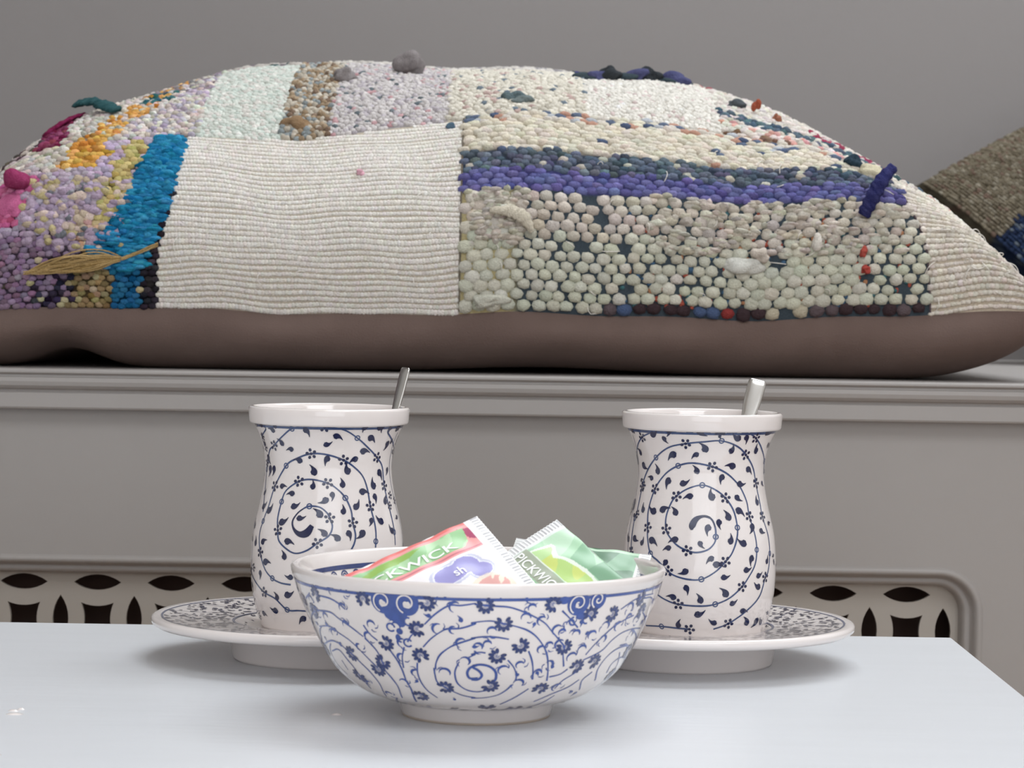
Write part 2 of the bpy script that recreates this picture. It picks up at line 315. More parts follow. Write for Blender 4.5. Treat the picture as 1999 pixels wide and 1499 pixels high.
BV=['-15.8,57.25 -11.8,62.2 -7.7,65.64 -4.3,65.77 -0.1,66.68 0.3,66.32 6,65.7 10.3,65.16 15.6,62.64 21.4,58.56 24.7,54.45 28.3,50.19 30.7,47.08 31,44.08 33.1,37.79', '-17.3,47.11 -14.2,51.11 -11,54.16 -8.7,55.7 -4.4,56.17 -0,58.25 -1.2,58.5 1.9,59.23 5.1,59.43 8.7,58.32 12.4,57.16 16.3,55.38 19.7,52.4 23.1,47.57 25.1,43.29 26.7,37.66 28,31.12', '-20.4,39.66 -20.9,37.16 -21.2,34 -20.7,29.26 -19.3,24.5 -16.5,19.99', '-14.1,37.07 -13.5,40.18 -11.8,43.93 -8.9,47.04 -6.3,48.93 -2.5,50.8 0,52.02 -1.2,51.87 2.9,52.64 7,52.38 10.8,51.49', '17.9,46.04 19.7,41.76 20.9,37.39 21.8,32.22', '-14.5,37.66 -14.6,34.53 -14.2,30.56 -11.6,27.74 -5.3,22.87 0.1,21.12 -1.5,20.76 4,21.19 9.3,23.13 12.5,26.64 14.1,29.76', '-5.8,39.98 -6.8,37.48 -7.2,34.96 -6.7,31.02 -4.9,28.13 -2.4,26.16 0.1,25.55 1.7,25.58 5.8,26.74', '-2.1,43.15 0.1,44.7 -1.2,44.5 1.3,45.62 3.5,45.35', '11.2,42.03 13.8,38.28 15.1,34.49 15.2,31.84', '-38.2,54.78 -36.5,50.99 -34,48.4', '-29.8,44.18 -28.2,40.13 -27.2,35.31 -27.1,30.03 -26.9,24.44 -29.6,14.45', '-39.4,48.89 -37.3,46.24 -35.5,42.9 -34.8,38.14 -34.9,34.42 -33.3,30.66 -32.8,25.34 -35.9,17.07', '-62.3,57.83 -53.3,58.34 -49.2,56.13 -44,52.89 -39.8,49.41', '-66.2,50.09 -56.8,51.59 -52.3,49.39 -47.7,46.88 -44.4,43.51 -40.7,38.6 -38.2,35.24', '-71.2,41.04 -60.7,44.57 -55.2,44.27 -52.3,42.35 -49.5,40.36 -46.8,37.12 -43.1,32 -42.4,25.44 -47.6,15.68', '-57.5,64.9 -50.9,64.47 -46.9,62.84 -44.5,60.68', '-64.7,39.13 -57.6,40.91 -54.3,36.58 -52.4,33.15 -51.8,27.72 -53.2,20.66', '-24.1,46.53 -25.8,41.6 -26.4,36.64', '-22.5,49.01 -20.7,52.06 -18.7,53.94', '-39.8,16.27 -58.7,0 -46.1,0 -32.6,0 -18.5,0 -2.7,0 10.8,0', '50.6,61.73 56.5,64.9 62.8,66 71.1,65.7', '41.2,42.53 43.3,46.49 46.6,50.82 50.3,54.43 55,56.7 60,58.02', '41,40.1 48.6,43.48 52.1,47.8 56.7,50.71 63.6,51.49 72.6,50.41', '55.9,27.57 52.1,33.76 53.3,39.2 57.6,42.89 65.2,43.57 73.6,41.63', '61.1,31.08 60.6,35.69 66.5,37.88 78.1,35.36', '28.4,33.11 32.6,34.06 35.3,36.35', '11.9,15.29 17.1,20.87 21.6,27.04', '33.7,25.93 35.2,30.45 38.8,33.45 42,36.28', '50.3,22.58 46.1,29.11 49.1,33.52', '26.8,63.27 30.1,59.75 33.9,55.52', '28.3,16.59 34.6,22.2 40.4,25.92 43.9,30.13', '23.6,0 31.4,8.85 34.7,15.64 36.8,20.91']
BC=['1.1,33.29 -1.8,33.23 -2.7,35.76 -1.7,38.27 0.5,39.55 -0.8,39.21 1.9,39.89 5.1,38.99 7.3,36.51 7.7,33.33 6.9,31.32', '-0.8,38.6 1.5,36.79 2.5,34.61 1.1,32.63 -1.3,32.58']
BH='-6,64.92 -6.7,55.23 -4.4,49.58 -3.5,41.3 -46.5,53.68 -43.2,68.4 -49,67.66 -45.6,61.08 -34.9,55.18 -37.4,49.72 -24.5,48.25 -26,41.57 -11.6,55.55 -10,68.17 -28.6,29.12 -42.2,19.04 0.9,47.97 -10.9,35.4 -22.1,34.55 -55.8,48.85 -57.1,55.53 -25.6,55.6 -43.5,44.24 -49.2,25.01 8.8,69.13 17,64.77 16.3,68.5 20.7,59.15 15.4,60.72 26.6,54.91 24.9,48.06 22.4,46.43 40.9,51.44 33.9,52.67 35.1,41.92 38.5,45.21 26.7,39.52 15.8,39.45 5.2,54.95 4,49.18 46.7,49.05 45.6,54.98 28.7,48.41 16.5,30.4 34.6,26.66 52.5,54.16 57.2,56.98 55.6,61.69 61.6,68.58 10.2,37.11 23.1,35.4 30.6,57.48 28.5,53.64'
BF='-18.4,55.1 -18.7,43.14 -14.4,66.36 -35.9,66.07 -30.8,47.6 -49.5,40.36 -34.7,38.46 -38.2,34.62 -11.6,27.74 -59.1,65.21 -65,57.13 -24.3,20.56 -52.3,29.12 3,65.95 8.7,58.32 14.9,48.49 7.5,43.87 5.9,29.14 30.7,47.08 23.5,66.13 37.6,61.11 47.1,60.18 26.8,26.64 39.1,37.22 47.2,38.77 65,59.31 6.1,11.81 22.2,8.3'
BS='-28.8,66.8 -21.2,66.93 32.1,66.7 37.5,67.63'

def pts(s):
    o = []
    for t in s.split():
        q = t.split(','); o.append((float(q[0]), float(q[1]), q[2] if len(q) > 2 else ''))
    return o
class Deco:
    """flat painted strokes laid on a lathe surface; coordinates are (angle degrees, profile arc length mm)"""
    def __init__(s, prof, off=0.00012):
        s.P = smoothline(prof, 40); s.S = arclen(s.P) * 1000.0; s.off = off
        T = np.gradient(s.P, axis=0); T /= np.linalg.norm(T, axis=1)[:, None] + 1e-12
        s.N = np.stack([T[:, 1], -T[:, 0]], 1); s.v = []; s.f = []; s.n = 0
    def r(s, t): return np.interp(t, s.S, s.P[:, 0]) * 1000.0
    def add(s, th, t, faces, lift=0.0):
        th = np.radians(np.asarray(th, float)); t = np.clip(np.asarray(t, float), s.S[0], s.S[-1])
        r = np.interp(t, s.S, s.P[:, 0]) + (s.off + lift) * np.interp(t, s.S, s.N[:, 0])
        z = np.interp(t, s.S, s.P[:, 1]) + (s.off + lift) * np.interp(t, s.S, s.N[:, 1])
        s.v.append(np.stack([r * np.sin(th), -r * np.cos(th), z], 1)); s.f += [tuple(i + s.n for i in q) for q in faces]; s.n += len(th)
    def stroke(s, P, w, lift=0.0, smooth=True, per=8):
        """w: width in mm, number or per-point list"""
        P = np.array([(p[0], p[1]) for p in P], float)
        W = np.full(len(P), w) if np.isscalar(w) else np.asarray(w, float)
        if len(P) < 2: return
        if smooth and len(P) > 2:
            Q = smoothline(np.column_stack([P, W]), per); P = Q[:, :2]; W = np.maximum(Q[:, 2], .02)
        r = s.r(P[:, 1]); X = np.radians(P[:, 0]) * r
        d = np.gradient(np.stack([np.radians(P[:, 0]) * r, P[:, 1]], 1), axis=0)
        # use local metric: dx = r dtheta
        d[:, 0] = np.gradient(np.radians(P[:, 0])) * r
        d /= np.linalg.norm(d, axis=1)[:, None] + 1e-9
        nx, ny = -d[:, 1], d[:, 0]
        a = np.stack([P[:, 0] + np.degrees(nx * W / 2 / r), P[:, 1] + ny * W / 2], 1)
        b = np.stack([P[:, 0] - np.degrees(nx * W / 2 / r), P[:, 1] - ny * W / 2], 1)
        V = np.concatenate([a, b]); n = len(P)
        s.add(V[:, 0], V[:, 1], [(n + i, n + i + 1, i + 1, i) for i in range(n - 1)], lift)
    def loc(s, th, t, L):
        """local mm offsets -> angle / arc"""
        L = np.asarray(L, float); return [(th + math.degrees(x / float(s.r(t))), t + y) for x, y in L]
    def blob(s, th, t, a, b, ang, lift=0.0, seg=10):
        q = np.linspace(0, 2 * np.pi, seg, endpoint=False); x = a * np.cos(q); y = b * np.sin(q)
        ca, sa = math.cos(ang), math.sin(ang)
        P = s.loc(th, t, np.stack([x * ca - y * sa, x * sa + y * ca], 1))
        s.add([p[0] for p in P], [p[1] for p in P], [tuple(range(seg))], lift)
    def comma(s, th, t, size, ang, flip=1):
        q = np.linspace(0, 1, 7)
        x = size * (q - .35); y = flip * size * .45 * (q - .35) ** 2 * 2.0
        w = size * np.array([.36, .62, .64, .48, .28, .15, .05])
        ca, sa = math.cos(ang), math.sin(ang)
        s.stroke(s.loc(th, t, np.stack([x * ca - y * sa, x * sa + y * ca], 1)), w, per=3)
    def ring(s, th, t, r, w, a0=0.0, a1=2 * math.pi, lift=0.0):
        q = np.linspace(a0, a1, 14); s.stroke(s.loc(th, t, np.stack([r * np.cos(q), r * np.sin(q)], 1)), w, lift, smooth=False)
    def band(s, t0, t1):
        q = np.linspace(0, 360, 145); V = np.concatenate([np.stack([q, np.full_like(q, t0)], 1), np.stack([q, np.full_like(q, t1)], 1)])
        s.add(V[:, 0], V[:, 1], [(i, i + 1, i + 146, i + 145) for i in range(144)])
    def build(s, name, m, parent, **k):
        return obj(name, np.concatenate(s.v), s.f, m, parent, smooth=True, **k)

def inner(prof, t):
    """inside wall of a vessel: offset the dense outer profile inwards"""
    P = smoothline(prof, 10); T = np.gradient(P, axis=0); T /= np.linalg.norm(T, axis=1)[:, None]
    return P + t * np.stack([-T[:, 1], T[:, 0]], 1)

CUP = [(.0305, .0), (.0330, .008), (.0350, .018), (.0357, .031), (.0347, .045), (.0318, .058), (.0300, .068), (.0296, .076), (.0308, .084), (.0328, .090), (.0347, .0945)]
def make_cup(loc, label, vines, leaves, seed, heads):
    c = empty('tea_cup', loc, label=label, cat='cup', group='vine painted tea cups')
    P = smoothline(CUP, 8); I = inner(CUP, .0026)
    I = I[I[:, 1] > .005]
    prof = [(0, .0015), (.027, .0015), (.0285, .0), (.0300, 0)] + [tuple(p) for p in P]
    prof += [(.0362, .0947), (.0368, .0950), (.0370, .0957), (.0373, .0985), (.0376, .1012), (.03745, .1020), (.0369, .1025), (.0356, .1026), (.0350, .1022), (.0345, .1010), (.0336, .0985)]
    prof += [tuple(p) for p in I[::-1] if p[1] < .094] + [(.022, .0042), (0, .0040)]
    lathe('cup_body', prof, M['ceramic'], c)
    R = random.Random(seed)
    fine = Deco(CUP); dark = Deco(CUP, .00018)
    fine.band(fine.S[-1] - 1.3, fine.S[-1] - .2)
    for side in (0, 180):
        sg = 1 if side == 0 else -1
        for vi, vs in enumerate(vines):
            Q = pts(vs); line = [(side + sg * p[0], p[1]) for p in Q]
            w = [.66 + .20 * R.random() for _ in line]
            fine.stroke(line, w)
            if vi == 0:
                dark.stroke([(side + sg * a, b) for a, b in heads[0]], heads[1], per=6)
            for p in Q:
                th, t = side + sg * p[0], p[1]
                if p[2] == 'f':
                    a0 = R.random() * 6.28
                    dark.blob(th, t, .74, .70, 0)
                    for k in range(5):
                        a = a0 + k * 1.2566
                        for (x, y) in dark.loc(th, t, [(1.85 * math.cos(a), 1.85 * math.sin(a))]):
                            dark.blob(x, y, .82, .72, a)
                elif p[2] == 'l':
                    fine.ring(th, t, 1.15, .55)
        for (x, y, _) in pts(leaves):
            dark.comma(side + sg * x, y, 3.7 + 1.5 * R.random(), R.random() * 6.28, R.choice((-1, 1)))
    # fill the flanks left between front and back drawing
    for k in range(70):
        th = R.choice((90, 270)) + R.uniform(-24, 24); t = R.uniform(2, 92)
        if R.random() < .3:
            dark.blob(th, t, .6, .6, 0)
            for q in range(5):
                a = q * 1.2566
                for (x, y) in dark.loc(th, t, [(1.5 * math.cos(a), 1.5 * math.sin(a))]): dark.blob(x, y, .62, .55, a)
        else: dark.comma(th, t, 2.4 + R.random(), R.random() * 6.28, R.choice((-1, 1)))
    for th in (80, 100, 262, 282):
        fine.stroke([(th + 5 * math.sin(t / 13 + th), t) for t in range(3, 94, 6)], .45)
    fine.build('painted_vine', M['vine'], c, kind='stuff')
    dark.build('painted_leaves', M['navy'], c, kind='stuff')
    return c
CUPL = (-.0850, 1.1933, .465); CUPR = (.0892, 1.198, .465)
headR = ([(-10.8, 50.6), (-10.5, 52.5), (-8.2, 55.2), (-4.2, 56.7), (1, 57.0), (5, 55.7), (7.6, 52)], [1.0, 3.0, 2.7, 1.5, .9, .6, .45])
hl = [p[:2] for p in pts(VL[0])[:7]]
headL = (hl, [2.2, 3.6, 2.4, 1.1, .8, .6, .5])
make_cup(CUPL, 'blue and white waisted tea cup behind the left side of the bowl', VL, FL, 3, headL)
make_cup(CUPR, 'blue and white waisted tea cup behind the right side of the bowl', VR, FR, 5, headR)

def make_saucer(loc, label, seed):
    s = empty('saucer', loc, label=label, cat='saucer', group='blue rimmed saucers')
    prof = [(0, .004), (.036, .004), (.0385, .0), (.0422, .0), (.0428, .0012), (.0447, .0112), (.0462, .0128), (.060, .0140), (.0745, .0149), (.0785, .0157), (.0802, .0170), (.0806, .0184), (.0802, .0197), (.0790, .0203), (.0765, .0200), (.060, .0186), (.0430, .0174), (.0405, .0168), (.0370, .0153), (.034, .0150), (0, .0150)]
    lathe('saucer_body', prof, M['ceramic'], s)
    top = [(.0150, .0150), (.034, .0150), (.0370, .0153), (.0405, .0168), (.0430, .0174), (.060, .0186), (.0765, .0200)]
    R = random.Random(seed)
    d = Deco(top, -.00012); d2 = Deco(top, -.00016)
    S = d.S[-1]
    d.band(S - .5, S - 1.5); d.band(28.6, 27.4)
    for k in range(900):
        t = R.uniform(30, S - 2.2); th = R.uniform(0, 360)
        d2.comma(th, t, R.uniform(2.0, 3.6), R.uniform(0, 6.28), R.choice((-1, 1)))
    for k in range(40):
        d2.comma(R.uniform(0, 360), R.uniform(20, 26), R.uniform(1.8, 2.8), R.uniform(0, 6.28))
    for k in range(16):
        a = k * 22.5; d.stroke([(a + 3 * q, 30 + 5.4 * q + 2 * math.sin(q * 1.4)) for q in range(7)], .45)
    d.build('painted_rings', M['vine'], s, kind='stuff'); d2.build('painted_leaves', M['navy'], s, kind='stuff')
make_saucer((-.0858, 1.1933, TZ), 'round white saucer under the left tea cup', 11)
make_saucer((.0815, 1.198, TZ), 'round white saucer under the right tea cup', 12)

BOWL = [(.0325, .0065), (.0365, .0073), (.041, .0087), (.0488, .0124), (.0576, .0200), (.0636, .0295), (.0690, .0405), (.0728, .0500), (.0746, .0560)]
BC_LOC = (-.0125, 1.0362, TZ)
def make_bowl():
    b = empty('tea_bowl', BC_LOC, label='blue scroll painted ceramic bowl holding tea sachets at the table front', cat='bowl')
    P = smoothline(BOWL, 8); I = inner(BOWL, .0028); I = I[I[:, 1] > .0105]
    prof = [(0, .003), (.026, .003), (.0285, .0008), (.0300, .0008), (.0306, .0012), (.0318, .0058)] + [tuple(p) for p in P]
    prof += [(.0753, .0570), (.0757, .0586), (.0759, .0602), (.0755, .0609), (.0747, .0612), (.0736, .0610), (.0728, .0602)]
    Ip = [tuple(p) for p in I[::-1] if p[1] < .0565]
    prof += Ip + [(.030, .0098), (0, .0092)]
    lathe('bowl_body', prof, M['ceramic'], b, n=160)
    lathe('foot_ring', [(.0270, .0009), (.0276, 0), (.0298, 0), (.0304, .0010)], M['biscuit'], b, n=96, label='bare brownish foot ring')
    R = random.Random(21)
    vine = Deco(BOWL); dark = Deco(BOWL, .00018); white = Deco(BOWL, .0003)
    S = vine.S[-1]
    vine.band(S - 1.5, S - .3); vine.band(0.3, 1.0)
    H = pts(BH); Fl = pts(BF)
    for rot in (0, 120, 240):
        keep = (lambda a: True) if rot == 0 else (lambda a: abs(a) < 62)
        for vs in BV:
            Q = [(p[0] + rot, p[1]) for p in pts(vs) if keep(p[0])]
            if len(Q) > 1: vine.stroke(Q, [.50 + .30 * R.random() for _ in Q])
        for vs in BC: vine.stroke([(p[0] + rot, p[1]) for p in pts(vs)], 1.05)
        for (x, y, _) in H:
            if not keep(x): continue
            a0 = R.uniform(-1.0, 1.2); rr = R.uniform(1.5, 2.2); q = np.linspace(a0, a0 + 3.6, 9)
            L = np.stack([rr * np.cos(q), rr * np.sin(q)], 1)
            vine.stroke(vine.loc(x + rot, y, L), [.25, .6, .95, 1.1, 1.05, .85, .6, .4, .2], per=3)
            for k in range(2):
                a = R.uniform(0, 6.28); L = [(2.0 * math.cos(a), 2.0 * math.sin(a)), (2.9 * math.cos(a + .35), 2.9 * math.sin(a + .35)), (3.4 * math.cos(a + .8), 3.4 * math.sin(a + .8))]
                vine.stroke(vine.loc(x + rot, y, L), [.5, .4, .15], per=4)
        for (x, y, _) in Fl:
            if not keep(x): continue
            a0 = R.uniform(0, 6.28)
            for k in range(9):
                a = a0 + k * .60
                for (tx, ty) in dark.loc(x + rot, y, [(2.45 * math.cos(a), 2.45 * math.sin(a))]):
                    dark.blob(tx, ty, 1.25, .74, a)
                vine.stroke(vine.loc(x + rot, y, [(.2 * math.cos(a), .2 * math.sin(a)), (1.5 * math.cos(a), 1.5 * math.sin(a))]), .16, smooth=False)
        # scroll shields hanging from the rim line
        for (x, y, r1) in ((-28.8, 66.0, 5.2), (-20.9, 65.8, 5.2), (32.1, 66.0, 5.0), (39.2, 67.0, 4.0)):
            vine.blob(x + rot, y, r1, r1 * 1.02, 0, .00003, 22)
            q = np.linspace(.4, 9.6, 34); L = np.stack([r1 * .088 * q * np.cos(q + 1), r1 * .088 * q * np.sin(q + 1)], 1)
            white.stroke(white.loc(x + rot, y, L), .62, smooth=False)
        for (x, y, a, c_) in ((-25, 60.6, 5.0, 3.0), (-24.8, 66, 4, 4), (-23.5, 57, 1.8, 1.6), (-24.6, 53.5, 1.4, 1.4), (34, 60.6, 2.4, 1.6), (-31, 69.6, 6, 1.6), (-19, 69.6, 7, 1.5), (35, 69.8, 7, 1.3), (27, 67.5, 2.2, 1.6)):
            vine.blob(x + rot, y, a, c_, 0, .00002, 14)
        for (x, y) in ((-27.5, 55), (-21, 58), (-24.8, 50.5), (-22.4, 48.6), (31.6, 58.5), (36.5, 58.8)):
            vine.ring(x + rot, y, 1.7, .75, R.uniform(0, 2), R.uniform(4.6, 6), .00002)
        for k in range(26):
            dark.comma(rot + R.uniform(-60, 60), R.uniform(1.2, 7.5), R.uniform(2.2, 4.2), R.uniform(-.5, .5), R.choice((-1, 1)))
        for k in range(20):
            vine.comma(rot + R.uniform(-60, 60), R.uniform(8, S - 4), R.uniform(2.0, 3.0), R.uniform(0, 6.28), R.choice((-1, 1)))
    vine.build('painted_scrolls', M['cobalt'], b, kind='stuff')
    dark.build('painted_flowers', M['cobalt_dark'], b, kind='stuff')
    white.build('white_scroll_lines', M['ceramic'], b, kind='stuff')
    # inside border
    ins = [(p[0], p[1]) for p in I if p[1] < .0565][-26::3]
    di = Deco(ins, -.00016); Si = di.S[-1]
    di.band(Si - .2, Si - 2.2)
    for k in range(60):
        th = k * 6.0
        di.ring(th, Si - 4.6, 1.9, .7); di.ring(th, Si - 4.6, .8, .6)
        di.comma(th + 3, Si - 5.6, 3.0, R.uniform(0, 6.28)); di.comma(th + 2, Si - 8.2, 2.6, R.uniform(0, 6.28))
    di.build('inner_border', M['cobalt_dark'], b, kind='stuff')
make_bowl()

# ------------------------------------------------------------------ spoons
def make_spoon(tip, base, roll, label):
    tip = Vector(tip); base = Vector(base); ax = (tip - base); L = ax.length
    s = empty('teaspoon', base, label=label, cat='spoon', group='steel teaspoons')
    q = ax.to_track_quat('Z', 'Y'); s.rotation_mode = 'QUATERNION'; s.rotation_quaternion = q @ Matrix.Rotation(roll, 3, 'Z').to_quaternion()
    def sweep(secs, name):
        n = 16; v = []; f = []
        for (z, w, t, o) in secs:
            for k in range(n):
                a = 2 * math.pi * k / n
                x = math.copysign(abs(math.cos(a)) ** .7, math.cos(a)) * w; y = math.copysign(abs(math.sin(a)) ** .7, math.sin(a)) * t
                v.append((x, y + o, z))
        for i in range(len(secs) - 1):
            for k in range(n): f.append((i * n + k, i * n + (k + 1) % n, (i + 1) * n + (k + 1) % n, (i + 1) * n + k))
        f += [tuple(range(n))[::-1], tuple(range((len(secs) - 1) * n, len(secs) * n))]
        obj(name, v, f, M['steel'], s, smooth=True)
    sweep([(.030, .0016, .0012, 0), (.040, .0018, .0012, 0), (.060, .0021, .0011, 0), (.080, .0027, .0010, 0), (.100, .0034, .0010, 0), (L - .012, .0041, .0010, 0), (L - .003, .0044, .0010, 0), (L - .0008, .0041, .0009, 0), (L, .0034, .0006, 0)], 'handle')
    v = []; f = []; nu, nv = 12, 16      # spoon bowl as a shallow double skinned scoop
    for side in (0, 1):
        for i in range(nu + 1):
            r = i / nu
            for k in range(nv):
                a = 2 * math.pi * k / nv
                x = .0105 * r * math.cos(a); z = .0165 + .0165 * r * math.sin(a)
                v.append((x, -.0042 * (1 - r * r) - (.0007 if side else 0), z))
    m_ = (nu + 1) * nv
    for side in (0, 1):
        for i in range(nu):
            for k in range(nv):
                q4 = (i * nv + k, i * nv + (k + 1) % nv, (i + 1) * nv + (k + 1) % nv, (i + 1) * nv + k)
                f.append(tuple(side * m_ + j for j in (q4 if side else q4[::-1])))
    for k in range(nv): f.append((nu * nv + k, nu * nv + (k + 1) % nv, m_ + nu * nv + (k + 1) % nv, m_ + nu * nv + k))
    obj('spoon_bowl', v, f, M['steel'], s, smooth=True)
make_spoon((-.0500, 1.2035, .5858), (-.0760, 1.1905, .4700), math.radians(2), 'steel teaspoon standing in the left cup, handle seen narrow')
make_spoon((.1172, 1.2200, .5822), (.0868, 1.1900, .4720), math.radians(38), 'steel teaspoon standing in the right cup, broad flat handle end')

# ------------------------------------------------------------------ tea sachets
def inpoly(x, y, poly):
    poly = np.array(poly, float); ins = np.zeros(x.shape, bool); j = len(poly) - 1
    for i in range(len(poly)):
        xi, yi = poly[i]; xj, yj = poly[j]
        c = ((yi > y) != (yj > y)) & (x < (xj - xi) * (y - yi) / (yj - yi + 1e-12) + xi)
        ins ^= c; j = i
    return ins
def text_mesh(body, size, sx=1.0):
    cu = bpy.data.curves.new('lettering', 'FONT'); cu.body = body; cu.size = size; cu.offset = size * .012
    to = bpy.data.objects.new('tmp', cu); COL.objects.link(to)
    dg = bpy.context.evaluated_depsgraph_get(); me = bpy.data.meshes.new_from_object(to.evaluated_get(dg)); bpy.data.objects.remove(to)
    v = np.empty(len(me.vertices) * 3, np.float32); me.vertices.foreach_get('co', v); v = v.reshape(-1, 3)
    f = [tuple(p.vertices) for p in me.polygons]; bpy.data.meshes.remove(me)
    v[:, 0] *= sx
    return v[:, :2], f
def make_sachet(corner, ex, ey, lp, lq, label, paint, crimps, texts, back, bulge=.0022, twist=0.0):
    """corner: world position; ex, ey unit vectors of the two edges leaving it (p and q axes)"""
    ex = Vector(ex).normalized(); ey = (Vector(ey) - ex * Vector(ey).dot(ex)).normalized(); nz = ex.cross(ey)
    if nz.y > 0: nz = -nz
    s = empty('tea_sachet', corner, label=label, cat='tea sachet', group='tea sachets in the bowl')
    nu, nv = 180, 140
    p = np.linspace(0, lp, nu); q = np.linspace(0, lq, nv); Pm, Qm = np.meshgrid(p, q, indexing='ij')
    def height(P_, Q_):
        a = np.clip(P_ / lp, 0, 1); b = np.clip(Q_ / lq, 0, 1)
        h = bulge * (np.clip(16 * a * (1 - a) * b * (1 - b), 0, 1)) ** .6
        h = h + .0005 * np.sin(P_ * 330 + Q_ * 120) * np.sin(Q_ * 260 - P_ * 90) * np.minimum(1, 8 * a * (1 - a))
        h = h + twist * (a - .5) * (b - .5) * .02
        for lo in crimps:   # pressed ridges along the sealed ends
            dd = P_ if lo == 0 else lp - P_
            h = h + np.where(dd < .0042, .00022 * np.sin(Q_ * 2 * np.pi / .0017), 0)
        return h
    def wp(P_, Q_, off):
        h = height(P_, Q_) + off
        return np.stack([ex[i] * P_ + ey[i] * Q_ + nz[i] * h for i in range(3)], -1)
    top = wp(Pm, Qm, 0.0).reshape(-1, 3)
    rgb = paint(Pm * 1000, Qm * 1000)
    for lo in crimps:
        dd = Pm if lo == 0 else lp - Pm
        st = (np.sin(Qm * 2 * np.pi / .0017) > .25) & (dd < .0040) & (dd > .0006)
        rgb = np.where(st[..., None], np.array((176, 176, 180.)), rgb)
    rgb = rgb * .80 + 245 * .20  # whole print washed towards white, glossy glare put into the colour
    idx = np.arange(nu * nv).reshape(nu, nv)
    f = np.stack([idx[:-1, :-1], idx[1:, :-1], idx[1:, 1:], idx[:-1, 1:]], -1).reshape(-1, 4)
    obj('printed_front', top, f, M['packet'], s, smooth=True, colors=lin(rgb.reshape(-1, 3)))
    bk = (wp(Pm, Qm, 0.0) - np.array(nz)[None, None] * (2 * height(Pm, Qm) * (bulge > 0) + .0004)[..., None]).reshape(-1, 3)
    bc = np.broadcast_to(lin(np.array(back, float)), (nu * nv, 3))
    obj('plain_back', bk, f[:, ::-1].copy(), M['packet'], s, smooth=True, colors=bc)
    for (body, size, sx, p0, q0, dp, dq, up, uq, m_) in texts:
        v, tf = text_mesh(body, size, sx)
        P_ = p0 + v[:, 0] * dp + v[:, 1] * up; Q_ = q0 + v[:, 0] * dq + v[:, 1] * uq
        obj('lettering', wp(P_, Q_, .00028), tf, m_, s)
    return s
def mixc(rgb, mask, c, a=1.0):
    c = np.array(c, float); return np.where(mask[..., None], rgb * (1 - a) + c * a, rgb)
def nz2(P, Q, k):
    return np.sin(P * .43 * k + 1.3) * np.sin(Q * .37 * k + .4) + .6 * np.sin(P * .9 * k - Q * .7 * k)
def paint_red(P, Q):
    rgb = np.zeros(P.shape + (3,)) + np.array((246, 245, 247.))
    body = P > 6.8
    rgb = mixc(rgb, body & (Q < 16.2), (233, 140, 140))
    rgb = mixc(rgb, body & (Q < 1.6), (226, 96, 92))
    rgb = mixc(rgb, inpoly(P, Q, [(6.8, 4.0), (11.5, 2.6), (9.2, 9.4), (6.8, 11.2)]), (160, 44, 84))
    band = inpoly(P, Q, [(9.0, 2.8), (30, 3.4), (48, 3.0), (66, 2.4), (66, 13.4), (40, 13.6), (14, 13.2), (10.6, 10.2)])
    rgb = mixc(rgb, band, (128, 186, 120))
    rgb = mixc(rgb, band & (nz2(P, Q, .7) > .25), (160, 205, 150))
    rgb = mixc(rgb, inpoly(P, Q, [(30, 4.2), (38, 3.2), (50, 3.4), (60, 6), (58, 8), (46, 6.8), (36, 6.4)]), (124, 172, 60))
    rgb = mixc(rgb, body & (Q > 16.2) & (Q < 17.2), (250, 240, 240))
    rgb = mixc(rgb, body & (np.abs(Q - 15.0) < .35), (196, 92, 110))
    low = body & (Q > 17.2)
    rgb = mixc(rgb, low, (246, 243, 246))
    d = np.minimum(np.hypot((P - 19.2) / 1.25, Q - 22.2), np.minimum(np.hypot(P - 14.8, (Q - 27.2) * 1.15), np.hypot((P - 27) / 1.6, (Q - 23.6))))
    rgb = mixc(rgb, low & (d < 6.0), (196, 200, 224)); rgb = mixc(rgb, low & (d < 5.1), (232, 234, 246)); rgb = mixc(rgb, low & (d < 4.6), (142, 138, 206))
    e = np.hypot((P - 16) / 1.3, (Q - 38))
    rgb = mixc(rgb, low & (e < 7.5), (246, 226, 196), .7); rgb = mixc(rgb, low & (e < 5.6) & (nz2(P, Q, 1.3) > -.7), (226, 150, 146), .85)
    rgb = mixc(rgb, low & (np.hypot(P - 10, Q - 46) < 3.2) & (nz2(P, Q, 2.2) > 0), (220, 150, 160))
    return rgb
def paint_green(P, Q):
    rgb = np.zeros(P.shape + (3,)) + np.array((150, 200, 156.))
    w = nz2(P, Q, .28)
    rgb = mixc(rgb, w > .35, (174, 214, 178)); rgb = mixc(rgb, w < -.6, (112, 168, 124))
    rgb = mixc(rgb, P < 5.6, (214, 224, 218)); rgb = mixc(rgb, P < 4.6, (240, 242, 242))
    outl = inpoly(P, Q, [(7.0, 21.8), (8.0, 17), (9.2, 11.0), (11.2, 10.6), (13.2, 12.2), (16.4, 13.6), (22, 10.6), (29, 9.2), (40, 10), (50, 14), (50, 20.6), (30, 20.8), (16, 21.2)])
    leaf = inpoly(P, Q, [(8.0, 20.8), (9.2, 17), (10.4, 12.2), (12, 12.8), (13.6, 14.8), (16.0, 16.0), (20, 13.4), (26, 11.4), (34, 10.8), (48, 15), (48, 20.2), (30, 20.4), (16, 20.6)])
    rgb = mixc(rgb, outl, (226, 238, 222)); rgb = mixc(rgb, leaf, (168, 208, 104))
    rgb = mixc(rgb, leaf & (nz2(P, Q, .5) > .3), (196, 214, 96))
    rgb = mixc(rgb, leaf & (P < 14), (176, 218, 140))
    rgb = mixc(rgb, (Q > 21.2) & (Q < 29.6) & (P > 5.0), (148, 160, 136))
    rgb = mixc(rgb, (P > 30) & (Q < 9) & (w < .2), (96, 150, 110))
    return rgb
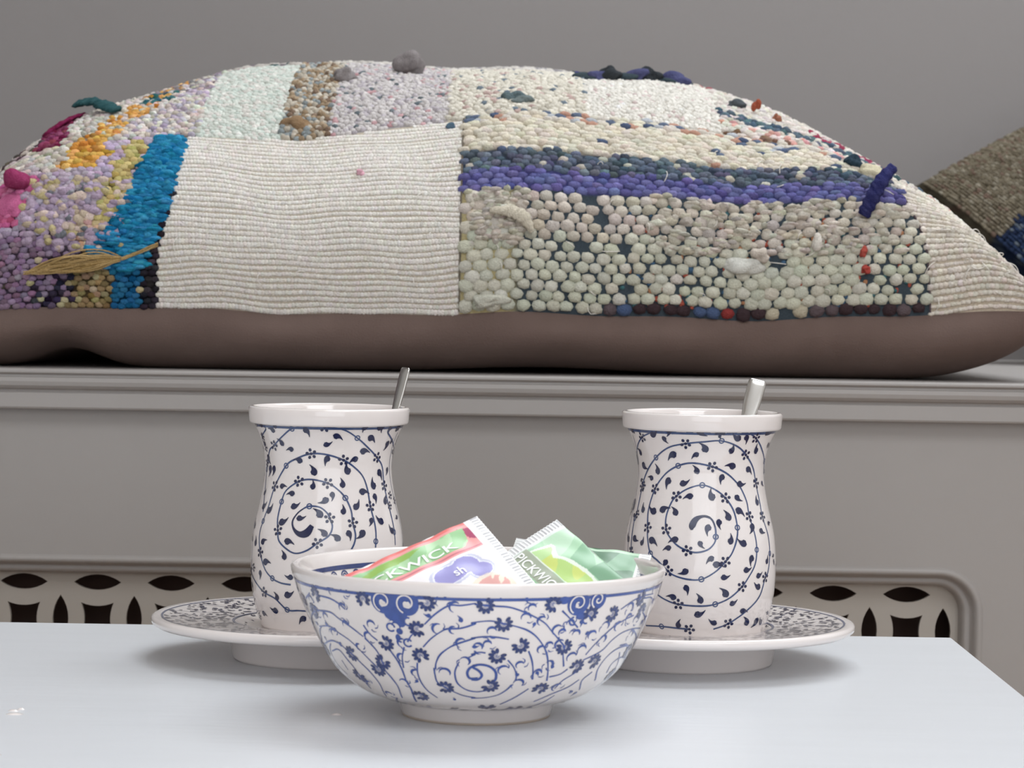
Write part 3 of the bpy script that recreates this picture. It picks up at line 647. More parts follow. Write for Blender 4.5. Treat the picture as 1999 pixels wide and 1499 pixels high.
def paint_dark(P, Q):
    rgb = np.zeros(P.shape + (3,)) + np.array((48, 98, 62.))
    rgb = mixc(rgb, nz2(P, Q, .3) > .2, (92, 146, 104)); rgb = mixc(rgb, Q < 2.4, (168, 206, 172))
    rgb = mixc(rgb, (P < 5) | (P > 53), (236, 238, 236))
    return rgb
def plane_vec(a, b, k):
    """edge direction: a sideways, b up the slope of a plane tilted so that its rise is foreshortened to k"""
    return (a, b * math.sqrt(1 - k * k), b * k)
k1 = .658
make_sachet((-.0136, 1.0500, .5293), plane_vec(-.836, -.549, k1), plane_vec(.55, -.835, k1), .066, .054, 'red edged tea sachet with purple flower leaning at the left of the bowl', paint_red, (0,),
    [('PICKWICK', .0060, 1.66, .0640, .0128, -1, 0, 0, -1, M['print_white']), ('sh', .0062, 1.0, .0262, .0262, -1, 0, 0, -1, M['print_white'])], (238, 238, 238))
k2 = .696
make_sachet((.0196, 1.0665, .5270), plane_vec(.654, -.757, k2), plane_vec(-.757, -.653, k2), .055, .043, 'light green tea sachet with yellow leaf print leaning at the bowl centre', paint_green, (0,),
    [('PICKWICK', .0068, .82, .0052, .0285, 1, 0, 0, -1, M['print_white'])], (225, 230, 225))
k3 = .49
make_sachet((.0598, 1.0740, .5120), plane_vec(-.98, .19, k3), plane_vec(-.19, -.98, k3), .058, .040, 'dark green tea sachet lying behind the light green one at the bowl right', paint_dark, (0, 1), [], (80, 120, 90), bulge=.0015)

# ------------------------------------------------------------------ patchwork cushion
XC, YC, CW, CD = -.022, 1.86, .352, .30
HT, KK = .205, 4.0
def cA(u):
    au = np.abs(u)
    return np.where(u > 0, np.maximum(1 - au ** 2.4, 0) ** 1.15, np.maximum(1 - au ** 3.0, 0) ** .80)
def cB(v): return np.maximum(1 - np.abs(v) ** 2.2, 0) ** .55
def cseam(u): return .0365 + .006 * np.abs(u) ** 4 * np.where(u > 0, 1.3, -.4) + .0013 * np.sin(u * 9.0 + .6) + .0008 * np.sin(u * 23)
def ctop(u, v):
    """surface of the stuffed cushion, local to its base point on the bench"""
    u = np.asarray(u, float); v = np.asarray(v, float)
    a = np.maximum(cA(u), 1e-4); b = np.maximum(cB(v), 1e-4)
    m = (a ** -KK + b ** -KK) ** (-1 / KK)
    edge = np.clip(np.minimum(1 - np.abs(u), 1 - np.abs(v)) * 6, 0, 1)
    dent = .004 * np.sin(u * 7.3 + 1.0) * np.sin(v * 6.1 + .4) * edge
    x = CW * u * (1 - .03 * (1 - v * v)); y = CD * v * (1 - .02 * (1 - u * u))
    y = y - .013 * np.where(v < 0, np.sin(np.pi * np.clip(b / .8, 0, 1)), 0) * np.clip(3 * (1 - np.abs(u)), 0, 1)   # the stuffing bulges over the front seam
    return np.stack([x, y, cseam(u) + HT * m + dent], -1)
_vv = np.concatenate([-1 + .2 * np.linspace(0, 1, 600) ** 2, np.linspace(-.8, .8, 400)[1:-1], 1 - .2 * np.linspace(1, 0, 600) ** 2])
_pv = ctop(np.zeros_like(_vv), _vv); _ss = arclen(_pv); STOT = float(_ss[-1])
def cpt(u, s): return ctop(u, np.interp(s, _ss, _vv))
def cframe(u, s):
    u = np.clip(u, -.998, .998); s = np.clip(s, .0006, STOT - .0006)
    c = cpt(u, s); e = .002; es = .0005
    tu = (cpt(np.clip(u + e, -1, 1), s) - cpt(np.clip(u - e, -1, 1), s)) / (2 * e)
    ts = (cpt(u, s + es) - cpt(u, s - es)) / (2 * es)
    nrm = np.cross(tu, ts); nrm /= np.linalg.norm(nrm, axis=-1, keepdims=True) + 1e-12
    return c, tu, ts, nrm
S1_U = [-1, -.535, -.28, -.03, .24, .383, .5, .6, .7, .8, 1]; S1_S = [.108, .124, .132, .1425, .148, .150, .148, .138, .124, .105, .10]
def s1(u): return np.interp(u, S1_U, S1_S)
S2 = .285
SEAM_S = [0, .042, .057, .098, .128, .2]; SEAM_U = [.785, .778, .768, .735, .715, .70]
def useam(s): return np.interp(s, SEAM_S, SEAM_U)

# dome template for one stitch
_a = np.linspace(0, 2 * np.pi, 8, endpoint=False)
_c = np.sign(np.cos(_a)) * np.abs(np.cos(_a)) ** .8; _s = np.sign(np.sin(_a)) * np.abs(np.sin(_a)) ** .8
DOME_V = np.vstack([np.stack([_c, _s, 0 * _a - .25], 1), np.stack([.84 * _c, .84 * _s, 0 * _a + .56], 1), np.stack([.42 * _c, .42 * _s, 0 * _a + .92], 1)])
DOME_F = np.array([[i, (i + 1) % 8, 8 + (i + 1) % 8, 8 + i] for i in range(8)] + [[8 + i, 8 + (i + 1) % 8, 16 + (i + 1) % 8, 16 + i] for i in range(8)] + [[16, 17, 18, 19], [16, 19, 20, 23], [20, 21, 22, 23]])
def stitches(name, parent, U, S, hu, hs, hn, colr, rot=None, frame=cframe, material=None, lift=None):
    """one dome of yarn per (U,S); hu in u units, hs and hn in metres"""
    N = len(U)
    c, tu, ts, nrm = frame(U, S)
    hu = np.broadcast_to(hu, (N,)); hs = np.broadcast_to(hs, (N,)); hn = np.broadcast_to(hn, (N,))
    lx, ly, lz = DOME_V[:, 0], DOME_V[:, 1], DOME_V[:, 2]
    A = (tu * hu[:, None]); B = (ts * hs[:, None])
    if rot is not None:
        ca, sa = np.cos(rot)[:, None], np.sin(rot)[:, None]
        LX = lx[None] * ca - ly[None] * sa; LY = lx[None] * sa + ly[None] * ca
    else:
        LX = np.broadcast_to(lx, (N, len(lx))); LY = np.broadcast_to(ly, (N, len(ly)))
    LX = LX * (1 + rng.normal(0, .09, LX.shape)); LY = LY * (1 + rng.normal(0, .09, LY.shape)); lz = lz * (1 + rng.normal(0, .10, LX.shape))
    if lift is not None: c = c + nrm * np.broadcast_to(lift, (N,))[:, None]
    V = c[:, None, :] + A[:, None, :] * LX[..., None] + B[:, None, :] * LY[..., None] + nrm[:, None, :] * (hn[:, None] * lz)[..., None]
    n = len(lx)
    F = (DOME_F[None] + (np.arange(N) * n)[:, None, None]).reshape(-1, 4)
    colr = np.asarray(colr, float); colr = colr * .84 + colr.mean(axis=1, keepdims=True) * .10 + 13
    Cc = np.repeat(lin(np.clip(colr, 0, 246)), n, axis=0)
    return obj(name, V.reshape(-1, 3), F, material or M['yarn'], parent, smooth=True, colors=Cc, kind='stuff')
def grid(ulo, uhi, slo, shi, pu, ps, stag=.5, ju=.12, js=.12):
    """ulo..shi numbers or functions; pitch in metres"""
    sa = slo(0.) if callable(slo) else slo
    U = []; S = []; RW = []; CI = []
    smin = min(slo(x) for x in np.linspace(-1, 1, 21)) if callable(slo) else slo
    smax = max(shi(x) for x in np.linspace(-1, 1, 21)) if callable(shi) else shi
    row = 0; s = smin + ps / 2
    while s < smax:
        a = float(ulo(s)) if callable(ulo) else ulo; b = float(uhi(s)) if callable(uhi) else uhi
        du = pu / CW; n = max(1, int(round((b - a) / du)))
        uu = a + (np.arange(n) + .5 + (stag * ((row % 2) - .5) if n > 2 else 0)) * (b - a) / n
        U.append(uu); S.append(np.full(n, s)); RW.append(np.full(n, row)); CI.append(np.arange(n)); row += 1; s += ps
    U = np.concatenate(U); S = np.concatenate(S); RW = np.concatenate(RW); CI = np.concatenate(CI)
    U = U + rng.uniform(-ju, ju, len(U)) * pu / CW; S = S + rng.uniform(-js, js, len(S)) * ps
    lo = slo(U) if callable(slo) else slo; hi = shi(U) if callable(shi) else shi
    k = (S > lo + .0004) & (S < hi) & (U > -.997) & (U < .997) & (S < STOT - .002)
    return U[k], S[k], RW[k], CI[k]
def jit(c, n, j=10): return np.asarray(c, float) + rng.normal(0, j, (n, 1)) + rng.normal(0, j * .35, (n, 3))
def pick(n, table):
    w = np.array([t[0] for t in table], float); i = rng.choice(len(table), n, p=w / w.sum())
    return np.array([t[1] for t in table], float)[i]

CUSHION_LOC = (XC, YC, BZ)
cush = empty('patchwork_cushion', CUSHION_LOC, label='big plump cushion of multicoloured rag weave patches with brown underside on the bench', cat='cushion')

# brown underside with its gusset
uu = np.sin(np.linspace(-1, 1, 161) * np.pi / 2); vv2 = np.sin(np.linspace(-1, 1, 121) * np.pi / 2)
Ug, Vg = np.meshgrid(uu, vv2, indexing='ij')
wv = np.clip((1 - np.abs(Vg)) * CD / .034, 0, 1); wu = np.clip((1 - np.abs(Ug)) * CW / np.where(Ug > 0, .095, .05), 0, 1)
fall = np.sqrt(1 - (1 - wv) ** 2) * np.sqrt(1 - (1 - wu) ** 2)
zb = cseam(Ug) * (1 - fall)
zb += .012 * np.exp(-((Ug + .72) / .07) ** 2) * np.clip(fall * 1.5 - .4, 0, 1) * np.exp(-((Vg + 1) / .5) ** 2) + .004 * np.exp(-((Ug - .12) / .2) ** 2) * np.clip(fall * 1.5 - .4, 0, 1) * np.exp(-((Vg + 1) / .4) ** 2)
xb = CW * Ug * (1 - .03 * (1 - Vg * Vg)); yb = CD * Vg * (1 - .02 * (1 - Ug * Ug))
bul = np.sin(np.clip(fall, 0, 1) * np.pi)
yb = yb - .006 * bul * (Vg < 0) * np.clip((np.abs(Vg) - .7) * 4, 0, 1) + bul * (.0022 * np.sin(Ug * 11 + 2) + .0016 * np.sin(Ug * 27 + Vg * 30))
idx = np.arange(Ug.size).reshape(Ug.shape)
fb = np.stack([idx[:-1, :-1], idx[:-1, 1:], idx[1:, 1:], idx[1:, :-1]], -1).reshape(-1, 4)
obj('underside_fabric', np.stack([xb, yb, zb + .0003], -1).reshape(-1, 3), fb, M['brown'], cush, smooth=True, label='plain brown cotton underside')

def patch(label, ulo, uhi, slo, shi, backing):
    """backing cloth of one sewn patch; returns the part that its yarn belongs to"""
    nu, ns = 40, 48
    a = np.linspace(0, 1, nu); b = np.linspace(0, 1, ns)
    Aa, Bb = np.meshgrid(a, b, indexing='ij')
    um = (ulo(0.) if callable(ulo) else ulo) + Aa * ((uhi(0.) if callable(uhi) else uhi) - (ulo(0.) if callable(ulo) else ulo))
    for _ in range(3):
        lo = slo(um) if callable(slo) else np.full_like(um, slo); hi = shi(um) if callable(shi) else np.full_like(um, shi)
        sm = lo + Bb * (hi - lo)
        l = ulo(sm) if callable(ulo) else ulo; r = uhi(sm) if callable(uhi) else uhi
        um = l + Aa * (r - l)
    c = cpt(np.clip(um, -1, 1), np.clip(sm, 0, STOT))
    idx = np.arange(nu * ns).reshape(nu, ns)
    f = np.stack([idx[:-1, :-1], idx[1:, :-1], idx[1:, 1:], idx[:-1, 1:]], -1).reshape(-1, 4)
    cc = backing(um.ravel(), sm.ravel()) if callable(backing) else np.broadcast_to(np.array(backing, float), (nu * ns, 3))
    return obj('woven_patch', c.reshape(-1, 3), f, M['sheet'], cush, smooth=True, colors=lin(cc), label=label)

# --- 1 left multicoloured patch: stripes run front to back
def stripe_left(U, S, n):
    base = np.zeros((n, 3)); cream = (214, 206, 190)
    up = S > .045
    wob = .012 * np.sin(S * 160) + .008 * np.sin(S * 420 + U * 60)
    x = U + wob * (S > .03)
    col = jit((142, 116, 144), n, 13)                                   # purple ground
    def put(mask, c, j=12):
        nonlocal col
        col = np.where(mask[:, None], jit(c, n, j), col)
    put((x > -.84) & up, (176, 158, 180)); put((x > -.84) & (S > .07), (190, 174, 192))
    put((x < -.80) & (S > .05), (206, 92, 142)); put((x < -.765) & (S > .074) & (S < .088), (206, 96, 150))
    put((x < -.845) & (S > .062), (206, 200, 190), 18)
    put((x < -.70) & (S > .090), (204, 198, 186), 20)
    put((x > -.70) & (x < -.635) & ~up, (150, 126, 84)); put((x > -.71) & (x < -.625) & (S < .03), (146, 124, 82), 14)
    put((x > -.77) & (x < -.70) & (S < .032) & (rng.random(n) < .42), (44, 36, 58))
    put((x > -.70) & (x < -.62) & (S >= .036) & (S < .058), (206, 172, 140), 22)
    put((x > -.665) & (x < -.60) & (S >= .055), (196, 178, 108), 16)
    put((x > -.70) & (x < -.64) & (S >= .085), (190, 170, 196), 12)
    put((x > -.735) & (x < -.665) & (S > .092), (222, 156, 66), 22)
    bl0 = np.interp(S, [0, .022, .030, .037, .045, .063, .10, .12], [-.632, -.632, -.66, -.68, -.665, -.622, -.59, -.585])
    bl1 = np.interp(S, [0, .03, .04, .063, .13], [-.586, -.582, -.56, -.542, -.52])
    put((U > bl0) & (U < bl1), (22, 124, 178), 12); put((U > bl0) & (U < bl1) & (S < .03), (20, 96, 146), 8)
    put((U >= bl1), (40, 36, 44), 8)
    sp = (rng.random(n) < .035) & (S < .035); put(sp, (182, 170, 126), 10)
    return col
uL = lambda s: np.interp(s, [0, .04, .063, .12, .2], [-.555, -.553, -.538, -.528, -.52])
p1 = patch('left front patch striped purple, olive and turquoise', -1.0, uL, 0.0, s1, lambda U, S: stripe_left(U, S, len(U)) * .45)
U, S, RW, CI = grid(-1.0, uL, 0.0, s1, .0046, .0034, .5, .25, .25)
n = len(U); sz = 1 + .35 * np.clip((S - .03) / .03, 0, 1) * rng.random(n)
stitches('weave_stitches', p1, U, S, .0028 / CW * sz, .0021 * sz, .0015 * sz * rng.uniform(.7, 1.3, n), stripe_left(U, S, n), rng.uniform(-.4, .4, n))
# ragged turquoise yarn loops
n = 420; S = rng.uniform(.024, .122, n)
b0 = np.interp(S, [.02, .030, .037, .045, .063, .10, .12], [-.632, -.655, -.675, -.66, -.618, -.587, -.575]); b1 = np.interp(S, [.02, .04, .063, .13], [-.582, -.562, -.545, -.525])
U = b0 + (b1 - b0) * rng.random(n)
stitches('turquoise_loops', p1, U, S, rng.uniform(.0025, .0065, n) / CW, rng.uniform(.0013, .0024, n), rng.uniform(.002, .0052, n), jit((30, 142, 194), n, 14), rng.uniform(-.3, .8, n))
n = 170; U = rng.uniform(-.80, -.61, n); S = rng.uniform(.036, .085, n)
stitches('wool_bobbles', p1, U, S, rng.uniform(.0022, .0048, n) / CW, rng.uniform(.0018, .0034, n), rng.uniform(.002, .0042, n), pick(n, [(4, (186, 164, 188)), (2, (206, 186, 160)), (1, (200, 184, 130)), (1, (120, 124, 132)), (1, (224, 200, 186))]) + rng.normal(0, 9, (n, 1)), rng.uniform(-1.5, 1.5, n))

# --- 2 white ribbed patch
p2 = patch('plain white finely ribbed front patch', uL, -.03, 0.0, s1, (190, 180, 164))
wav = lambda U, S: .0011 * np.sin(U * 16 + 1) * np.sin(S * 60) + .0006 * np.sin(U * 41 + S * 90)
U, S, RW, CI = grid(uL, -.032, 0.0, s1, .0021, .0036, .5, .06, .03)
S = S + wav(U, S); n = len(U); hr = rng.uniform(.75, 1.2, 200)[RW]
stitches('weave_stitches', p2, U, np.maximum(S, .001), .00165 / CW, .00178 * np.clip(hr, .8, 1.1), .00075 * hr, jit((236, 231, 222), n, 5))
S = np.clip(S, .002, .14)

# --- 3 chunky patch with blue bands
s_ch = lambda u: .078 + 0 * u; s_pu = lambda u: .0915 + 0 * u; s_te = lambda u: .108 + 0 * u
def back3(U, S):
    c = np.zeros((len(U), 3)) + np.array((66, 76, 84.))
    c[(U < .06)] = (178, 166, 126); c[S > .078] = (76, 76, 130); c[S > .0915] = (66, 76, 90); c[S > .108] = (176, 166, 146)
    return c
p3 = patch('chunky cream checked front patch with purple and dark blue bands', -.03, useam, 0.0, s1, back3)
U, S, RW, CI = grid(-.028, useam, .0015, .078, .0088, .0062, .5, .10, .10)
n = len(U); big = rng.uniform(.92, 1.12, n)
gap = (U > .07) & (rng.random(n) < .012)
wide = np.where((U > .45) & (U < .68) & (S < .045), 1.12, 1.0); tight = np.where((U < .06), 1.15, 1.0) * wide
colr = np.where((S > .048)[:, None], jit((204, 194, 180), n, 8), jit((208, 208, 188), n, 6))
colr = np.where((S < .007)[:, None] & (U > .22)[:, None], pick(n, [(5, (62, 46, 50)), (2, (96, 82, 86)), (1, (196, 186, 160)), (.6, (150, 50, 48)), (.6, (70, 90, 130))]), colr)
k = ~gap
stitches('weave_nubs', p3, U[k], S[k], (.00435 * big * tight / CW)[k], (.0037 * big * tight)[k], (.0026 * big)[k], colr[k])
n = 300; U = np.where(rng.random(n) < .35, rng.uniform(-.02, .09, n), rng.uniform(.3, .74, n)); S = rng.uniform(.040, .078, n)
stitches('ragged_cream_yarn', p3, U, S, rng.uniform(.002, .0055, n) / CW, rng.uniform(.0012, .0026, n), rng.uniform(.0024, .005, n), jit((206, 198, 182), n, 10), rng.uniform(-.6, .6, n))
n = 160; U = rng.uniform(.25, .76, n); S = rng.uniform(.006, .07, n)
stitches('coloured_flecks', p3, U, S, rng.uniform(.0010, .002, n) / CW, rng.uniform(.0010, .0022, n), rng.uniform(.0008, .0018, n), pick(n, [(2, (176, 78, 60)), (2, (60, 96, 130)), (1, (60, 110, 116)), (1, (190, 130, 90))]), None)
U, S, RW, CI = grid(-.028, useam, .077, .0915, .0070, .0040, .5, .25, .2); n = len(U)
stitches('purple_band', p3, U, S, .0042 / CW, .0026, rng.uniform(.0022, .0036, n), jit((104, 104, 166), n, 10), rng.uniform(-.4, .4, n))
U, S, RW, CI = grid(-.028, useam, .0915, .108, .0056, .0036, .5, .3, .3); n = len(U)
stitches('dark_blue_band', p3, U, S, .0036 / CW, .0024, rng.uniform(.0018, .0034, n), np.where((rng.random(n) < .06)[:, None], jit((200, 196, 180), n, 8), jit((92, 104, 122), n, 14)), rng.uniform(-.5, .5, n))
U, S, RW, CI = grid(-.028, useam, .108, s1, .0062, .0036, .5, .3, .25); n = len(U)
d = s1(U) - S
fl = (d < .010) & (rng.random(n) < .55) | (rng.random(n) < .03)
colr = np.where(fl[:, None], pick(n, [(2, (96, 112, 140)), (2, (200, 150, 128)), (1.2, (190, 196, 204)), (1, (74, 90, 122)), (3, (222, 214, 202))]), jit((228, 220, 200), n, 7))
stitches('cream_band', p3, U, S, .0044 / CW, .0023, rng.uniform(.0016, .0032, n), colr, rng.uniform(-.35, .35, n))

# --- 4 right corner, cream ribs
p4 = patch('cream ribbed patch wrapping the right front corner', useam, 1.0, 0.0, s1, (190, 178, 160))
U, S, RW, CI = grid(useam, .995, 0.0, s1, .0030, .0042, .5, .15, .06); n = len(U)
S = S + .0012 * np.sin(U * 30); hr = rng.uniform(.6, 1.35, 200)[RW]
stitches('weave_stitches', p4, U, np.maximum(S, .001), .0023 / CW, .0020 * np.clip(hr, .7, 1.15), .0016 * hr, jit((232, 224, 210), n, 6))

# --- second row of patches
def row2(label, a, b, backing, table, pu=.0050, ps=.0034, hh=.0018, hi=S2, jitter=9):
    p = patch(label, a, b, s1, hi, backing)
    U, S, RW, CI = grid(a, b, s1, hi, pu, ps, .5, .3, .25); n = len(U)
    c = pick(n, table) + rng.normal(0, jitter, (n, 1))
    stitches('weave_stitches', p, U, S, pu * .6 / CW, ps * .64, rng.uniform(.6, 1.4, n) * hh, c, rng.uniform(-.3, .3, n))
    return p
def far_left(U, S):
    n = len(U); c = jit((214, 206, 196), n, 16)
    x = U + .006 * np.sin(S * 230)
    ax = np.interp(S, [.11, .15, .175, .25], [-.70, -.645, -.61, -.58])
    m = (np.abs(x - ax) < .028) & (rng.random(n) < .72); c = np.where(m[:, None], jit((222, 158, 74), n, 18), c)
    m = (x < -.745) & (x > -.79); c = np.where(m[:, None], jit((134, 44, 84), n, 14), c)
    m = (x < -.79) & (rng.random(n) < .35); c = np.where(m[:, None], jit((84, 66, 70), n, 18), c)
    m = (x > ax + .03) & (rng.random(n) < .3); c = np.where(m[:, None], jit((190, 178, 196), n, 12), c)
    m = (S > .20) & (rng.random(n) < .4); c = np.where(m[:, None], jit((150, 136, 142), n, 18), c)
    m = (np.abs(x - ax) < .03) & (S > .172) & (S < .215) & (rng.random(n) < .6); c = np.where(m[:, None], jit((44, 104, 110), n, 12), c)
    return c
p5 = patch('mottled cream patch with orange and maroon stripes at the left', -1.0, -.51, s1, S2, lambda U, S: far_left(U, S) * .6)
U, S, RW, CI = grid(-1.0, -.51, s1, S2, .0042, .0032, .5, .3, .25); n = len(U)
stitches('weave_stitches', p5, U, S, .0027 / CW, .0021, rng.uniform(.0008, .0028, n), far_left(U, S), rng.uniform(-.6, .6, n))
row2('pale mint patch of the second row', -.51, -.36, (196, 204, 194), [(5, (218, 224, 214)), (2, (206, 218, 208)), (2, (226, 222, 214))], .0036, .0028, .0011)
row2('fuzzy tan and brown wool strip of the second row', -.36, -.275, (120, 104, 86), [(3, (206, 196, 178)), (2, (170, 146, 116)), (1, (128, 104, 84)), (1, (150, 160, 162))], 0.0040, .0030, .0026)
row2('lilac grey flecked patch of the second row', -.275, -.06, (150, 144, 144), [(6, (212, 206, 204)), (2, (192, 184, 190)), (.5, (104, 116, 122)), (.5, (206, 160, 164))], .0036, .0030, .0015)
row2('cream knotted patch of the second row', -.06, .19, (176, 168, 152), [(9, (228, 222, 206)), (.4, (110, 126, 140)), (.5, (206, 178, 170))], .0044, .0032, .0018)
row2('smooth white patch of the second row', .19, .44, (188, 180, 168), [(8, (234, 230, 220)), (.5, (220, 200, 196))], .0030, .0036, .0012)
def right2(U, S):
    n = len(U); c = jit((222, 214, 204), n, 10)
    top = np.interp(U, [.44, .58, .705, 1], [.190, .166, .132, .11]); d = top - S
    c = np.where(((np.abs(d) < .008) & (rng.random(n) < .8))[:, None], jit((84, 106, 120), n, 14), c)
    c = np.where(((d > .012) & (d < .022) & (rng.random(n) < .45))[:, None], jit((226, 166, 156), n, 12), c)
    c = np.where(((d > .024) & (d < .046) & (rng.random(n) < .42))[:, None], jit((130, 100, 80), n, 14), c)
    c = np.where(((d < -.010) & (d > -.030) & (U > .6) & (rng.random(n) < .5))[:, None], jit((170, 66, 94), n, 14), c)
    return c
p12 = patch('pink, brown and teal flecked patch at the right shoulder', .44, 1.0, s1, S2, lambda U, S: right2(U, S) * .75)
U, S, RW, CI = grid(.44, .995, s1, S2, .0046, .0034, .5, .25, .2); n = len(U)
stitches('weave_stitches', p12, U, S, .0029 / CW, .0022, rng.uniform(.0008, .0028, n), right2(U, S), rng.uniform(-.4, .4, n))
# --- back rows beyond the crest
def back_row(label, a, b, lo, hi, backing, table):
    p = patch(label, a, b, lo, hi, backing)
    U, S, RW, CI = grid(a, b, lo, hi, .0075, .0052, .5, .3, .25); n = len(U)
    stitches('weave_stitches', p, U, S, .0047 / CW, .0034, rng.uniform(.0012, .003, n), pick(n, table) + rng.normal(0, 10, (n, 1)), rng.uniform(-.4, .4, n))
MID = .5 * (S2 + STOT)
back_row('grey and maroon patch on the back left', -1.0, -.30, S2, MID, (120, 110, 108), [(4, (200, 192, 184)), (1, (134, 60, 84)), (1, (120, 110, 120)), (1, (60, 100, 104))])
back_row('grey flecked patch on the back middle', -.30, .17, S2, MID, (140, 134, 130), [(5, (214, 208, 200)), (1, (150, 146, 150))])
back_row('dark teal and purple patch on the back right', .17, .42, S2, MID, (50, 54, 66), [(3, (58, 70, 78)), (2, (72, 70, 126)), (1, (40, 44, 44))])
back_row('cream patch on the back right corner', .42, 1.0, S2, MID, (190, 182, 166), [(6, (226, 218, 204)), (1, (176, 90, 100))])
back_row('cream patch at the rear left', -1.0, .0, MID, STOT, (184, 174, 158), [(6, (222, 214, 200)), (1, (150, 140, 150))])
back_row('white patch at the rear right', .0, 1.0, MID, STOT, (190, 182, 168), [(6, (228, 222, 210)), (1, (120, 130, 150))])

# --- loose threads standing off the white patch
v = []; f = []
def thread(P, r=.00028):
    P = np.array(P); n0 = sum(len(q) for q in v); ring = []
    T = np.gradient(P, axis=0); T /= np.linalg.norm(T, axis=1)[:, None] + 1e-9
    a = np.cross(T, [.3, .2, .93]); a /= np.linalg.norm(a, axis=1)[:, None] + 1e-9; b = np.cross(T, a)
    for k in range(4):
        t = k * math.pi / 2; ring.append(P + r * (a * math.cos(t) + b * math.sin(t)))
    m_ = len(P); v.append(np.concatenate(ring))
    for i in range(m_ - 1):
        for k in range(4): f.append((n0 + k * m_ + i, n0 + ((k + 1) % 4) * m_ + i, n0 + ((k + 1) % 4) * m_ + i + 1, n0 + k * m_ + i + 1))
for k in range(70):
    u0 = rng.uniform(-.52, .75) if k < 45 else rng.uniform(.78, .93); s0 = rng.uniform(.005, .13) if k < 45 else rng.uniform(.005, .07)
    t = np.linspace(0, 1, 8); ln = rng.uniform(.004, .013); an = rng.uniform(0, 6.28); cv = rng.uniform(-2.5, 2.5)
    ang = an + cv * t; du = np.cumsum(np.cos(ang)) * ln / 8 / CW; ds = np.cumsum(np.sin(ang)) * ln / 8
    c, tu, ts, nr = cframe(u0 + du, np.clip(s0 + ds, .002, .2))
    thread(c + nr * (.0016 + .002 * np.sin(t * np.pi))[:, None])
obj('loose_threads', np.concatenate(v), f, M['yarn'], cush, colors=np.broadcast_to(lin((238, 234, 226)), (sum(len(q) for q in v), 3)), kind='stuff')

# --- single knots and rag ends that stick out of the weave
import bmesh
def tuft(u, s, size, color, lift=.5, seed=0, name='rag_knot', label=None):
    bm = bmesh.new(); bmesh.ops.create_icosphere(bm, subdivisions=3, radius=1.0)
    V = np.array([q.co[:] for q in bm.verts]); F = np.array([[w.index for w in q.verts] for q in bm.faces]); bm.free()
    R = np.random.default_rng(seed + 100); k = np.zeros(len(V))
    for _ in range(7):
        w = R.normal(0, 2.4, 3); k += .11 * np.sin(V @ w + R.uniform(0, 6))
    V = V * (1 + k)[:, None]
    c, tu, ts, nr = cframe(np.array([u]), np.array([s])); tu = tu[0] / np.linalg.norm(tu[0]); ts = ts[0] / np.linalg.norm(ts[0])
    W = c[0] + nr[0] * size[2] * lift + V[:, :1] * tu * size[0] + V[:, 1:2] * ts * size[1] + V[:, 2:] * nr[0] * size[2]
    cc = lin(np.clip(np.array(color, float) + R.normal(0, 5, (len(V), 1)), 0, 255))
    obj(name, W, F, M['yarn'], cush, smooth=True, colors=cc, label=label)
def ragstrip(uvn, width, color, name='rag_end', label=None, thick=.0016):
    """ribbon of cloth through (u, s, height) points"""
    P = smoothline(uvn, 8); c, tu, ts, nr = cframe(P[:, 0], P[:, 1]); C_ = c + nr * P[:, 2:3]
    T = np.gradient(C_, axis=0); T /= np.linalg.norm(T, axis=1)[:, None] + 1e-9
    side = np.cross(T, nr); side /= np.linalg.norm(side, axis=1)[:, None] + 1e-9; up = np.cross(side, T)
    w = np.interp(np.linspace(0, 1, len(P)), np.linspace(0, 1, len(width)), width)[:, None]
    k = 8; rings = []
    for q in range(k):
        a = 2 * math.pi * q / k; rings.append(C_ + side * w * math.cos(a) * (1 + .12 * np.sin(np.arange(len(P)) * 1.7 + q))[:, None] + up * thick * math.sin(a) * (1 + .3 * np.sin(np.arange(len(P)) * 1.1 + q * 2))[:, None])
    V = np.stack(rings, 1).reshape(-1, 3); m_ = len(P); F = []
    for i in range(m_ - 1):
        for q in range(k): F.append((i * k + q, i * k + (q + 1) % k, (i + 1) * k + (q + 1) % k, (i + 1) * k + q))
    F += [tuple(range(k))[::-1], tuple(range((m_ - 1) * k, m_ * k))]
    R = np.random.default_rng(len(V)); cc = lin(np.clip(np.array(color, float) + R.normal(0, 7, (len(V), 1)), 0, 255))
    obj(name, V, F, M['yarn'], cush, smooth=True, colors=cc, label=label)
tuft(-.145, .244, (.0085, .006, .0085), (140, 134, 134), .7, 1, label='grey rag knot on the crest')
tuft(-.262, .222, (.007, .005, .006), (150, 144, 144), .6, 2)
tuft(-.335, .147, (.010, .005, .0045), (150, 124, 96), .4, 3, label='tuft of brown wool')
tuft(.055, .166, (.008, .004, .0036), (96, 112, 116), .5, 4); tuft(.075, .160, (.007, .003, .003), (120, 132, 132), .5, 5)
tuft(.665, .118, (.0052, .0045, .0050), (52, 68, 80), .6, 6, label='dark teal pompom knot'); tuft(.690, .110, (.0062, .0045, .0045), (220, 212, 184), .5, 7)
for k, (a, b) in enumerate(((.19, .243), (.215, .244), (.245, .246), (.27, .250), (.30, .254), (.325, .258), (.35, .262), (.375, .266))):
    tuft(a, b, (.0085, .006, .0030 + .002 * (k % 3)), ((62, 74, 80), (80, 82, 118), (56, 60, 64))[k % 3], .35, 20 + k)
tuft(.512, .205, (.0022, .0022, .0036), (170, 92, 70), 2.0, 30, label='small orange rag end'); tuft(.55, .196, (.003, .0022, .003), (166, 112, 92), 1.0, 31); tuft(.48, .212, (.006, .003, .003), (90, 96, 100), 1.0, 32)
ragstrip([(.668, .064, .003), (.680, .072, .010), (.695, .082, .015), (.715, .094, .016)], [.0040, .0046, .0046, .0034], (52, 54, 100), label='twisted blue rag end', thick=.0028)
